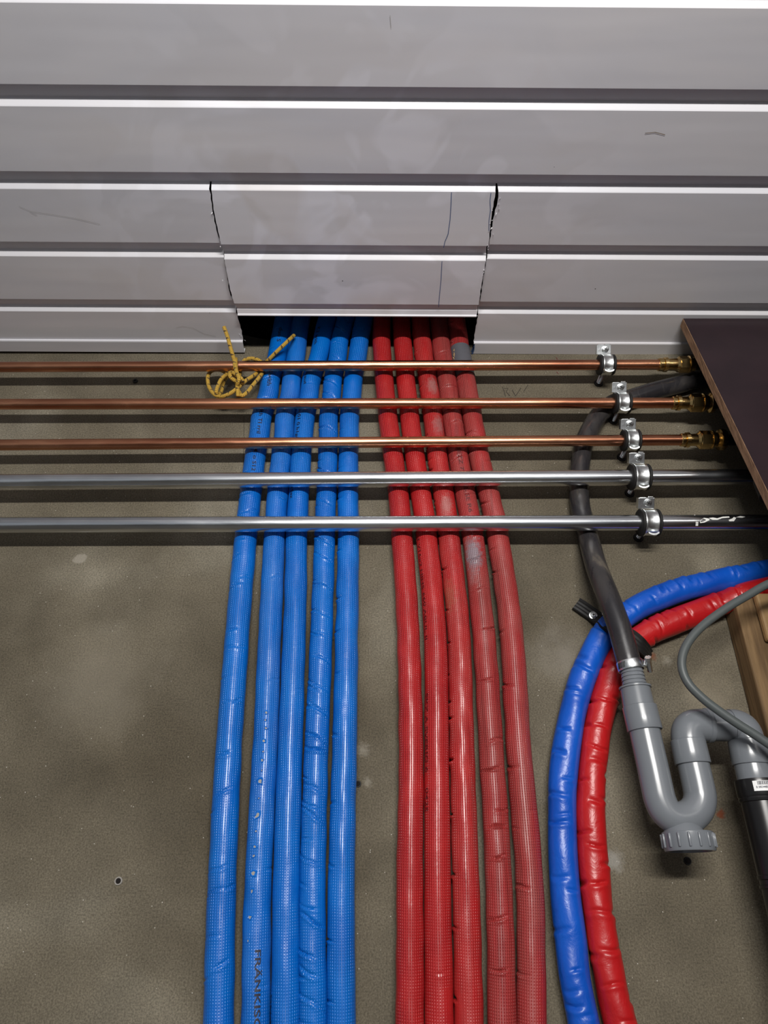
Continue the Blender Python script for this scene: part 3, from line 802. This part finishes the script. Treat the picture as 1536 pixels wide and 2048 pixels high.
# ------------------------------------------------------------------ pipe clamps
def make_clamp(r, w, label, group):
    """built about the origin, pipe along X, wall on +Y"""
    root = empty('pipe_clamp', (0, 0, 0), label, 'pipe clamp', group)
    ro = r + 0.0070
    bm = bmesh.new(); hw = w / 2 + 0.0058
    bm_lathe(bm, (-hw, 0, 0), (1, 0, 0), [(0, r + 0.0002), (0, ro + 0.0012), (0.0015, ro + 0.0028), (0.0042, ro + 0.0028), (0.0055, ro), (2 * hw - 0.0055, ro), (2 * hw - 0.0042, ro + 0.0028), (2 * hw - 0.0015, ro + 0.0028), (2 * hw, ro + 0.0012), (2 * hw, r + 0.0002)], 48)
    from_bm('rubber_lining', bm, M['rubber'], root, True, 45)
    bm = bmesh.new(); b2 = w / 2
    bm_lathe(bm, (-b2, 0, 0), (1, 0, 0), [(0, ro), (0, ro + 0.0022), (0.0016, ro + 0.0026), (0.0034, ro + 0.0016), (w - 0.0034, ro + 0.0016), (w - 0.0016, ro + 0.0026), (w, ro + 0.0022), (w, ro)], 48)
    band = from_bm('metal_band', bm, M['zinc'], root, True, 45)
    # raised lettering is worn down to small bars on the band
    # closing flange above the pipe, facing the room and down
    rx = Matrix.Rotation(math.radians(36), 3, 'X')
    c = Vector((-0.004, -ro * 0.80 - 0.001, ro * 0.95 + 0.0085))
    bm = bmesh.new(); bm_box(bm, c, (0.0265, 0.0020, 0.0185), rx, 0.0007)
    bm_box(bm, c + rx @ Vector((-0.0132, 0.004, 0.0)), (0.0016, 0.010, 0.0175), rx, 0.0005)
    bm_box(bm, c + rx @ Vector((-0.006, 0.0025, 0.0092)), (0.010, 0.006, 0.0016), rx, 0.0005)
    bm_box(bm, c + rx @ Vector((0.0065, 0.0005, 0.0098)), (0.0085, 0.0030, 0.0030), rx, 0.0006)
    from_bm('closing_flange', bm, M['zinc'], root)
    ax = rx @ Vector((0, -1, 0))
    bm = bmesh.new(); so = c + ax * 0.001 + rx @ Vector((0.0018, 0, 0.001))
    bm_lathe(bm, so, ax, [(0, 0.0064), (0.0020, 0.0064), (0.0034, 0.0056), (0.0040, 0.0035), (0.0040, 0)], 28)
    sc = from_bm('screw', bm, M['zinc'], root, True, 30)
    bm = bmesh.new()
    for ang in (0.5, 0.5 + math.pi / 2):
        bm_box(bm, so + ax * 0.0041, (0.0068, 0.0006, 0.0012), rx @ Matrix.Rotation(ang, 3, 'Y'))
    from_bm('cross_slot', bm, M['rubber'], sc)
    # hook that closes the ring below
    bm = bmesh.new(); n = 10
    rx2 = Matrix.Rotation(math.radians(20), 3, 'X'); c2 = Vector((0.0005, -ro * 0.55, -ro * 1.10 - 0.0035))
    ring = []
    for k in range(n + 1):
        t = -1 + 2 * k / n; x = t * 0.0088; z = -0.0030 * (1 - t * t)
        ring.append([bm.verts.new(c2 + rx2 @ Vector((x, yy, z + zz))) for yy, zz in ((-0.001, 0.0028), (-0.001, 0.0), (0.005, 0.0), (0.005, 0.0028))])
    for k in range(n):
        for j in range(4): bm.faces.new((ring[k][j], ring[k + 1][j], ring[k + 1][(j + 1) % 4], ring[k][(j + 1) % 4]))
    bm.faces.new(ring[0]); bm.faces.new(ring[-1][::-1])
    from_bm('closing_hook', bm, M['zinc'], root, True, 40)
    # threaded rod into the wall with its plug collar
    L = WALL - PY; prof = [(ro, 0), (ro, 0.0062), (ro + 0.006, 0.0062), (ro + 0.006, 0.0044)]
    t = ro + 0.007
    while t < L - 0.004: prof += [(t, 0.0038), (t + 0.0005, 0.0045)]; t += 0.0011
    prof += [(L + 0.01, 0.0040), (L + 0.01, 0)]
    bm = bmesh.new(); bm_lathe(bm, (0, 0, 0), (0, 1, 0), prof, 20); from_bm('threaded_rod', bm, M['steel'], root, True, 30)
    bm = bmesh.new(); bm_lathe(bm, (0, L - 0.003, 0), (0, 1, 0), [(0, 0.0046), (0, 0.0080), (0.002, 0.0088), (0.0032, 0.0088)], 24)
    from_bm('plug_collar', bm, M['rubber'], root, True, 40)
    return root
def copy_tree(o, parent=None):
    c = o.copy(); COL.objects.link(c); c.parent = parent
    for ch in [x for x in bpy.data.objects if x.parent == o]: copy_tree(ch, c)
    return c
def on_pipe(key, u):
    A0, d, dm = pipes[key]; x = (u - 768) / F * dm
    return A0 + d * ((x - A0.x) / d.x)
GC, GS = 'rubber lined clamps on the copper pipes', 'rubber lined clamps on the steel pipes'
cl = make_clamp(0.0099, 0.0185, 'rubber-lined zinc clamp on the top copper pipe, over the ceiling edge', GC)
cl2 = copy_tree(cl); cl2['label'] = 'rubber-lined zinc clamp on the middle copper pipe'
cl3 = copy_tree(cl); cl3['label'] = 'rubber-lined zinc clamp on the lowest copper pipe'
cl4 = make_clamp(0.0132, 0.0215, 'rubber-lined zinc clamp on the upper steel pipe', GS)
cl5 = copy_tree(cl4); cl5['label'] = 'rubber-lined zinc clamp on the lower steel pipe'
cl.location = on_pipe('c0', 1212); cl2.location = on_pipe('c1', 1243); cl3.location = on_pipe('c2', 1261)
cl4.location = on_pipe('s0', 1278); cl5.location = on_pipe('s1', 1297)

# ------------------------------------------------------------------ the rope on the top copper pipe
yf = PY - 0.0099 - 0.0042; yb = PY + 0.0099 + 0.0038; rR = 0.0037
rope = empty('rope', at(474, 755, 1.03), 'yellow and black flecked cord knotted round the top copper pipe', 'rope')
def cord(name, pts, material=M['rope']):
    T = Tube([at(*p) for p in pts], rR, ds=0.0016, seg=14, smooth_n=12, ref=(0.1, -1, 0.05)); T.build(name, material, rope); return T
cord('rope_tail', [(448, 654, 1.010), (451, 662, 1.012), (455, 673, 1.014), (461, 695, 1.018), (466, 712, 1.026), (469, 722, yf), (470, 733, yf), (473, 748, 1.034), (480, 758, 1.030), (484, 765, 1.034), (478, 768, 1.044)])
cord('rope_loop', [(476, 771, 1.050), (470, 760, 1.052), (463, 752, 1.046), (459, 747, 1.040), (465, 745, 1.034), (473, 750, 1.028), (483, 758, 1.026), (485, 765, 1.034), (478, 764, 1.040), (468, 760, 1.034), (460, 752, 1.030), (462, 746, 1.040), (469, 744, 1.05), (472, 735, yb), (471.5, 724, yb), (471.5, 718, 1.045), (471.5, 721, yf + 0.002), (471.5, 730, yf - 0.001), (473, 743, 1.026), (478, 756, 1.022), (476, 764, 1.026), (474.5, 772, 1.034), (475.5, 781, 1.036), (476, 793, 1.040)])
cord('rope_loop', [(482, 770, 1.040), (468, 782, 1.040), (455, 789.5, 1.044), (443, 793, 1.050), (430, 790, 1.056), (419.5, 777, 1.060), (415.6, 762, 1.062), (417, 749, 1.064), (425, 741, 1.070), (440, 740, 1.070), (452, 746, 1.062), (452, 750, 1.055), (443, 758, 1.046), (436, 772, 1.044), (433, 784, 1.048), (437, 791, 1.058), (443, 781, 1.064), (447, 765, 1.066), (456, 752, 1.064), (470, 750, 1.05)])
cord('rope_strand', [(474, 777, 1.040), (480, 772, 1.040), (493.7, 760, 1.044), (508, 751, 1.050), (518, 742, 1.062), (527, 731, 1.068), (537, 720, 1.060), (556, 701, 1.046), (575.5, 682.5, 1.040), (588, 671, 1.050)])
cord('rope_loop', [(474, 772, 1.050), (478, 784, 1.044), (484, 791, 1.042), (494, 785, 1.042), (507, 769, 1.046), (520, 753, 1.054), (527, 741, 1.066), (526, 729, 1.070), (517, 720.5, 1.064), (503, 717, 1.062), (490, 720, 1.064), (483, 730, 1.070), (480, 745, 1.064), (478, 756, 1.05)])

# ------------------------------------------------------------------ dark drain hose, clip, trap
TY = 1.008
hose_pts = [(1640, 740, 1.078), (1500, 748, 1.078), (1398, 759, 1.0795), (1359, 769, 1.0795), (1307, 782, 1.0795), (1262, 796, 1.0795), (1228, 806, 1.0795), (1202, 826, 1.0795), (1184, 852, 1.0795), (1168, 886, 1.0795), (1161, 925, 1.0795), (1158, 965, 1.0795), (1160, 1010, 1.078), (1168, 1045, 1.0785), (1179, 1084, 1.070), (1194, 1137, 1.042), (1216, 1193, 1.020), (1237, 1250, 1.010), (1253, 1307, TY), (1258, 1326, TY)]
dh = empty('drain_hose', at(1258, 1326, TY), 'dusty black rubber hose looping down behind the metal pipes to the grey trap', 'hose')
T = Tube([at(*p) for p in hose_pts], lambda S, A: 0.0172 + 0.0 * (S + A), ds=0.004, seg=36); T.build('hose_tube', M['hose'], dh)
HT = T
# worm-drive clip
p = at(1261, 1332, TY); ax = (at(1272, 1376, TY) - at(1253, 1307, TY)).normalized()
wc = empty('hose_clip', p, 'shiny steel worm-drive clip where the black hose meets the grey trap', 'hose clip')
lathe('clip_band', p - ax * 0.0065, ax, [(0, 0.0174), (0, 0.0186), (0.0008, 0.0190), (0.0122, 0.0190), (0.013, 0.0186), (0.013, 0.0174)], M['zinc'], wc, 48)
bm = bmesh.new(); a_, n_, b_ = basis(ax)
for k in range(7):
    an = 0.75 + k * 0.105; dr = n_ * math.cos(an) + b_ * math.sin(an)
    rot = Matrix((b_ * math.cos(an) - n_ * math.sin(an), dr, a_)).transposed()
    bm_box(bm, p + dr * 0.0191, (0.0009, 0.0006, 0.0085), rot @ Matrix.Rotation(0.25, 3, 'Y'))
from_bm('clip_slots', bm, M['rubber'], wc)
sd = (-b_ * 0.95 + n_ * 0.3).normalized()
lathe('clip_screw', p + sd * 0.0215 + Vector((0, -0.012, 0)) , (0.25, 0.7, -0.65), [(-0.006, 0), (-0.006, 0.0048), (-0.001, 0.0048), (-0.001, 0.0036), (0.018, 0.0036), (0.018, 0)], M['steel'], wc, 6)
bm = bmesh.new(); bm_box(bm, p + sd * 0.0205 + Vector((0.0005, 0.001, 0.001)), (0.0055, 0.011, 0.011), Matrix.Rotation(0.3, 3, 'Y'), 0.001)
from_bm('screw_housing', bm, M['zinc'], wc)

trap = empty('drain_trap', at(1363, 1640, TY), 'grey plastic drain trap with a U-bend and ribbed screw cap', 'drain trap')
def A(u, v): return at(u, v, TY)
def wr(px, p): return px / 2 / F * depth(p)
# stepped inlet nozzle
q0, q1 = A(1262, 1334), A(1275, 1400)
ax = (q1 - q0).normalized(); L = (q1 - q0).length
rn = 0.0158
prof = [(0, 0), (0, rn * 0.92)]
for k in range(4):
    t = L * (0.12 + 0.115 * k); prof += [(t, rn * (0.98 + 0.022 * k)), (t + L * 0.085, rn * (1.03 + 0.022 * k)), (t + L * 0.09, rn * (0.95 + 0.022 * k))]
prof += [(L * 0.60, rn * 1.08), (L * 0.61, rn * 1.42), (L * 0.66, rn * 1.42), (L * 0.67, rn * 1.30), (L, rn * 1.34)]
q2 = A(1279, 1416); prof += [((q2 - q0).length, rn * 1.37), ((q2 - q0).length, 0)]
lathe('inlet_nozzle', q0, ax, prof, M['pvc'], trap, 48, 30)
def sock(name, a, b, ra, rb, parent=trap, material=None):
    d = b - a; L = d.length
    return lathe(name, a, d, [(0, 0), (0, ra * 0.94), (0.0012, ra), (L * 0.5, (ra + rb) / 2), (L - 0.0015, rb), (L - 0.0005, rb * 0.985), (L, rb * 0.93), (L, 0)], material or M['pvc'], parent, 48, 32)
sock('socket_collar', A(1278.5, 1412), A(1290, 1462), 0.0236, 0.0238)
ub = [(1287, 1450), (1295, 1488), (1306, 1537), (1314, 1575), (1320, 1600), (1330, 1621), (1345, 1633.5), (1362, 1636.5), (1381, 1631), (1395, 1616), (1400, 1596), (1397, 1575), (1388.5, 1537), (1382, 1510)]
T = Tube([A(*q) for q in ub], 0.0208, ds=0.003, seg=44); T.build('u_bend', M['pvc'], trap)
sock('socket_collar', A(1375, 1480), A(1386, 1529), 0.0232, 0.0236)
T = Tube([A(*q) for q in [(1380, 1500), (1377, 1484), (1375.5, 1471), (1378, 1460), (1387, 1452.5), (1399, 1450.5), (1412, 1450.8)]], 0.0222, ds=0.002, seg=44); T.build('elbow', M['pvc'], trap)
sock('socket_collar', A(1410, 1450.8), A(1420, 1450.8), 0.0235, 0.0238)
T = Tube([A(1412, 1450.8), A(1440, 1451), A(1466, 1451.5)], 0.0212, ds=0.003, seg=44); T.build('cross_tube', M['pvc'], trap)
T = Tube([A(*q) for q in [(1460, 1451.5), (1472, 1452), (1483, 1457), (1490, 1467), (1494, 1480), (1498, 1496)]], 0.0224, ds=0.002, seg=44); T.build('elbow', M['pvc'], trap)
sock('socket_collar', A(1493, 1481), A(1504, 1531), 0.0246, 0.0252)
sock('outlet_tube', A(1500, 1515), A(1514, 1572), 0.0228, 0.0230)
# clean-out neck and cap
c0 = A(1368, 1629); cc = A(1376, 1668); ce = A(1381, 1702)
dn = Vector((0, 0, -1)); cx = A(1377, 1683)
zt = A(1376, 1664).z; zb = A(1379, 1703).z; hC = zt - zb
rC = wr(103, cx)
lathe('cleanout_neck', Vector((cx.x - 0.004, TY, zt + 0.034)), dn, [(0, 0), (0, 0.002), (0.012, 0.010), (0.030, 0.0235), (0.037, 0.0262), (0.037, 0)], M['pvc'], trap, 48, 30)
cap = lathe('screw_cap', Vector((cx.x, TY, zt)), dn, [(0, 0), (0, rC * 0.93), (0.001, rC * 0.955), (hC * 0.93, rC * 0.955), (hC, rC * 0.93), (hC, rC * 0.80), (hC - 0.004, rC * 0.78), (hC - 0.004, 0)], M['pvc'], trap, 64, 30)
bm = bmesh.new()
for k in range(16):
    an = k * math.pi / 8 + 0.08
    d_ = Vector((math.sin(an), -math.cos(an), 0)); rot = Matrix((Vector((math.cos(an), math.sin(an), 0)), d_, Vector((0, 0, 1)))).transposed()
    bm_box(bm, Vector((cx.x, TY, zt - hC * 0.46)) + d_ * rC * 0.962, (0.0030, 0.0038, hC * 0.74), rot, 0.0010)
from_bm('grip_ribs', bm, M['pvc'], cap, True, 50)

# black waste pipe under the trap
wp = empty('waste_pipe', (A(1514, 1570).x, TY, 0), 'black plastic waste pipe with a white barcode sticker, below the trap at the right edge', 'pipe')
px = A(1514, 1572).x; z0 = A(1514, 1561).z; z1 = A(1514, 1596).z
lathe('coupling', (px, TY, z0), dn, [(0, 0.0230), (0, 0.0268), (0.003, 0.0272), (z0 - z1 - 0.002, 0.0272), (z0 - z1, 0.0262), (z0 - z1 + 0.002, 0.0270), (z0 - z1 + 0.005, 0.0262), (z0 - z1 + 0.006, 0.0240)], M['blackplastic'], wp, 56, 30)
lathe('waste_tube', (px, TY, z1 + 0.004), dn, [(0, 0), (0, 0.0246), (0.095, 0.0246), (0.096, 0.0256), (0.100, 0.0256), (0.101, 0.0240), (0.106, 0.0240), (0.107, 0.0256), (0.110, 0.0256), (0.111, 0.0236), (z1 - 0.002, 0.0236), (z1 - 0.002, 0)], M['blackplastic'], wp, 48, 30)
def patch(name, r, a0, a1, za, zb, material, parent, n=14):
    V, Fc = [], []
    for k in range(n + 1):
        an = a0 + (a1 - a0) * k / n
        V += [(px + r * math.sin(an), TY - r * math.cos(an), za), (px + r * math.sin(an), TY - r * math.cos(an), zb)]
    for k in range(n): Fc.append((2 * k, 2 * k + 1, 2 * k + 3, 2 * k + 2))
    return pydata(name, V, Fc, material, parent, True)
zl0, zl1 = A(1514, 1567).z, A(1514, 1587).z
st = patch('barcode_sticker', 0.0275, -0.62, 1.15, zl0, zl1, M['paper'], wp)
V, Fc = [], []
def bar(a0, a1, za, zb):
    b = len(V); r = 0.02762
    V.extend([(px + r * math.sin(a), TY - r * math.cos(a), z) for a in (a0, a1) for z in (za, zb)]); Fc.append((b, b + 1, b + 3, b + 2))
q = random.Random(3); an = -0.42
while an < 0.15:
    w_ = q.choice([0.012, 0.02, 0.035]); bar(an, an + w_, zl0 - 0.0004, zl0 - 0.0052); an += w_ + q.choice([0.014, 0.024])
an = 0.28
while an < 0.75:
    w_ = q.choice([0.012, 0.02, 0.03]); bar(an, an + w_, zl0 - 0.0004, zl0 - 0.0045); an += w_ + q.choice([0.012, 0.02])
pydata('barcode', V, Fc, M['ink'], st)
bm = text_mesh('8 38034485', 0.02)
for v in bm.verts:
    a = -0.50 + v.co.x * 0.0042 / 0.0275 * 0.72; v.co = Vector((px + 0.02764 * math.sin(a), TY - 0.02764 * math.cos(a), zl0 - 0.0092 + v.co.y * 0.0038))
me = bpy.data.meshes.new('barcode_digits'); bm.to_mesh(me); bm.free(); link('barcode_digits', me, M['ink'], st, False)

# ------------------------------------------------------------------ the two thick curved hoses
def thick(name, pts, material, label, seed, sides):
    P = [at(u, v, y) for u, v, y in pts]
    q = P[-1]; P += [Vector((q.x + 0.03, q.y, 1.15)), Vector((q.x + 0.05, q.y, 0.7)), Vector((q.x + 0.05, q.y, 0.004))]
    T = Tube(P, 0.02, ds=0.0016, seg=48, fine=1.33)
    it = []
    for j, args in enumerate(sides): it += creases(seed + j * 5, 1.6, *args)
    base = Creases(0.0200, it, 0.0005, seed)
    T.r = lambda S, A: base(S, A) - 0.0034 * np.clip(1 - (np.asarray(S) - 0.07) / 0.15, 0, 1)
    root = empty('padded_hose', P[-1], label, 'hose', 'thick padded hoses curving across the wall')
    T.build('vinyl_sleeve', material, root); return T, root
YH = WALL - 0.0225
bp = [(1640, 1119), (1600, 1126), (1536, 1140), (1440, 1161), (1355, 1182), (1299, 1203), (1259, 1225), (1225, 1250), (1198, 1284), (1174, 1335), (1154, 1392), (1135, 1477), (1127, 1550), (1124, 1610), (1126, 1719), (1136, 1837), (1150, 1956), (1167, 2045), (1185, 2120)]
rp_ = [(1640, 1156), (1600, 1163), (1536, 1175), (1490, 1187), (1440, 1208), (1384, 1229), (1341, 1246), (1299, 1265), (1264, 1287), (1241, 1312), (1225, 1345), (1211, 1392), (1197, 1449), (1188, 1510), (1181, 1600), (1186, 1719), (1199, 1837), (1219, 1956), (1240, 2045), (1262, 2120)]
Tb, hb = thick('padded_hose', [(u, v, YH) for u, v in bp], M['vinyl_blue'], 'thick shiny blue padded hose, outer of the two curving ones', 41, [(0.040, 0.5, 1.3, 1.0, 0.0, 0.0026, 0.0026), (0.075, -0.4, 0.4, 0.6, 0.001, 0.0012, 0.002)])
Tr, hr = thick('padded_hose', [(u, v, YH - 0.012 * min(1, max(0, (u - 1430) / 90)) ) for u, v in rp_], M['vinyl_red'], 'thick shiny red padded hose, inner of the two curving ones', 57, [(0.036, -0.5, 0.3, 0.9, 0.0, 0.0019, 0.0026), (0.05, 0.9, 1.5, 0.8, 0.0, 0.0024, 0.0026), (0.09, -1.5, -0.9, 0.7, 0.0, 0.0020, 0.0026)])
# split seam on the blue one showing grey foam
bm = bmesh.new(); prev = None
for v in range(1850, 2049, 9):
    sv = Tb.s_at_v(v); h_ = 0.0010 + 0.0016 * abs(math.sin(v * 0.11)) * (1 if v < 1975 or v > 2005 else 0.1)
    a_ = -1.30
    cur = [bm.verts.new(Tb.on(sv, a_ + h_ / 0.02, 0.0004)), bm.verts.new(Tb.on(sv, a_ - h_ / 0.02, 0.0004))]
    if prev: bm.faces.new((prev[0], prev[1], cur[1], cur[0]))
    prev = cur
from_bm('split_seam', bm, M['felt'], hb)['label'] = 'torn seam showing grey foam'

# ribbed black strap that holds the two hoses
sp = [(1152, 1208, 1.0965), (1166, 1217, 1.095), (1186, 1231, 1.094), (1203, 1243, 1.082), (1214, 1250, 1.062), (1228, 1258, 1.0545), (1245, 1266, 1.053), (1264, 1276, 1.052), (1281, 1291, 1.056), (1293, 1304, 1.070), (1300, 1316, 1.090)]
strap = empty('hose_strap', at(1186, 1231, WALL), 'black ribbed rubber strap screwed to the wall over the two thick hoses', 'strap')
SPp = spline([at(*p) for p in sp], 10)
bm = bmesh.new(); rings = []
for k, p in enumerate(SPp):
    p = Vector(p); t = (Vector(SPp[min(k + 1, len(SPp) - 1)]) - Vector(SPp[max(k - 1, 0)])).normalized()
    n = Vector((0, -1, 0)); n = (n - t * n.dot(t)).normalized(); b = t.cross(n)
    sec = []
    W = 0.0118; pts_ = []
    for j in range(9):
        x = -W + 2 * W * j / 8; y = 0.0016 + (0.0009 if j % 2 == 0 else 0.0) + (0.0012 if j in (0, 8) else 0)
        pts_.append((x, y))
    pts_ += [(W, -0.0008), (-W, -0.0008)]
    rings.append([bm.verts.new(p + b * x + n * y) for x, y in pts_])
for r0, r1 in zip(rings, rings[1:]):
    m_ = len(r0)
    for j in range(m_): bm.faces.new((r0[j], r0[(j + 1) % m_], r1[(j + 1) % m_], r1[j]))
bm.faces.new(rings[0]); bm.faces.new(rings[-1][::-1])
from_bm('strap_band', bm, M['rubber'], strap)
p = at(1186, 1231, 1.0905)
sc = lathe('screw', p, (0, -1, -0.05), [(0, 0), (0, 0.0066), (0.0012, 0.0066), (0.0016, 0.0046), (0.0042, 0.0042), (0.0048, 0.0030), (0.0048, 0)], M['zinc'], strap, 28, 25)
bm = bmesh.new(); bm_lathe(bm, p + Vector((0, -0.0049, 0)), (0, -1, 0), [(0, 0), (0.0002, 0), (0.0002, 0.0016), (0, 0.0016)], 6); from_bm('hex_socket', bm, M['rubber'], sc)

# grey cable
cab = [(1660, 1122), (1600, 1142), (1536, 1168), (1497, 1190), (1455, 1215), (1412, 1246), (1384, 1274), (1367, 1304), (1364, 1335), (1377, 1367), (1407, 1398), (1441, 1424), (1473, 1446), (1506, 1467), (1536, 1487), (1600, 1530), (1660, 1572)]
cb = empty('cable', at(1364, 1335, 0.955), 'grey round cable bowing in front of the trap and timber post', 'cable')
T = Tube([at(u, v, 0.955) for u, v in cab], 0.0059, ds=0.004, seg=24); T.build('cable_sheath', M['cable'], cb)

# ------------------------------------------------------------------ timber post with its pale batten
pt = at(1452, 1239, WALL); pf = at(1473, 1216, WALL - 0.042)
xL = (pt.x + pf.x) / 2; zT = at(1490, 1193, WALL - 0.042).z
post = empty('timber_post', (xL + 0.06, WALL - 0.021, 0), 'rough sawn timber post against the wall at the right edge', 'timber')
bm = bmesh.new(); bm_box(bm, Vector((xL + 0.07, WALL - 0.0215, zT / 2 + 0.001)), (0.14, 0.041, zT - 0.004), None, 0.0022)
from_bm('sawn_timber', bm, M['wood'], post)
bx = at(1508, 1189, WALL - 0.052).x
bt_ = empty('pale_batten', (bx + 0.05, WALL - 0.05, zT), 'short pale planed batten fixed over the top of the timber post', 'timber')
z2 = at(1512, 1281, WALL - 0.055).z
bm = bmesh.new(); bm_box(bm, Vector((bx + 0.055, WALL - 0.0505, (zT + z2) / 2)), (0.11, 0.014, zT - z2), None, 0.004)
from_bm('planed_wood', bm, M['pale_wood'], bt_)
lam = empty('laminate_strip', (bx + 0.06, WALL - 0.05, z2), 'narrow striped dark strip on the timber post below the pale batten', 'strip')
bm = bmesh.new()
for k in range(4): bm_box(bm, Vector((bx + 0.016 + 0.011 * k, WALL - 0.0470 - 0.0012 * (k % 2), z2 - 0.32)), (0.0095, 0.008, 0.63), None, 0.001)
from_bm('strip_layers', bm, M['slab'], lam)

# ------------------------------------------------------------------ dark board leaning from the ceiling
pT = atz(1366, 637, H - 0.002); xb = pT.x
dB = ray(1536, 985); tB = (xb + 0.0) / dB.x; pB = Vector((dB.x * tB, dB.y * tB, CAMZ + dB.z * tB))
dn_ = (pB - pT); dnn = dn_.normalized(); Lb = dn_.length + 0.22
nrm = Vector((0, -dnn.z, dnn.y)); nrm = nrm if nrm.y < 0 else -nrm
board = empty('leaning_board', pT, 'dark brown film-faced board hanging from the ceiling in front of the pipes', 'board')
wB = 0.795 - xb; th = 0.018
def bp8(a, b, t0, t1, x0, x1):
    V = []
    for x in (x0, x1):
        for t in (t0, t1):
            for L_ in (a, b): V.append(Vector((x, pT.y, pT.z)) + dnn * L_ - nrm * t)
    return V
FB = [(0, 1, 3, 2), (4, 6, 7, 5), (0, 4, 5, 1), (2, 3, 7, 6), (0, 2, 6, 4), (1, 5, 7, 3)]
bm = bmesh.new()
vs = [bm.verts.new(v) for v in bp8(0.0, Lb, 0.0, th, xb + 0.0008, xb + wB)]
for f in FB: bm.faces.new([vs[i] for i in f])
from_bm('board_face', bm, M['board'], board)
bm = bmesh.new()
vs = [bm.verts.new(v) for v in bp8(0.0, Lb, 0.0004, th - 0.0004, xb, xb + 0.0009)]
for f in FB: bm.faces.new([vs[i] for i in f])
from_bm('board_edge', bm, M['board_edge'], board)['label'] = 'bare brown chipboard edge'

# black plastic cover behind the board
cv = empty('plastic_cover', at(1530, 985, 1.0), 'black plastic cover half hidden behind the lower end of the dark board', 'cover')
c_ = at(1588, 1000, 0.985)
lathe('stepped_shell', c_ + Vector((0, 0, 0.05)), (0.1, 0, -1), [(0, 0), (0, 0.050), (0.03, 0.050), (0.032, 0.043), (0.055, 0.042), (0.058, 0.034), (0.075, 0.030), (0.078, 0)], M['rubber'], cv, 40, 30)

# small screw in the wall between the two upper copper pipes
sw = lathe('wall_screw', at(271, 763, WALL), (0, -1, 0), [(0, 0), (0, 0.0050), (0.003, 0.0044), (0.0034, 0.0022), (0.0015, 0.0014), (0.0015, 0)], M['rubber'], None, 20, 30)
tag(sw, 'small dark screw in the wall below the top copper pipe, far left', 'screw')
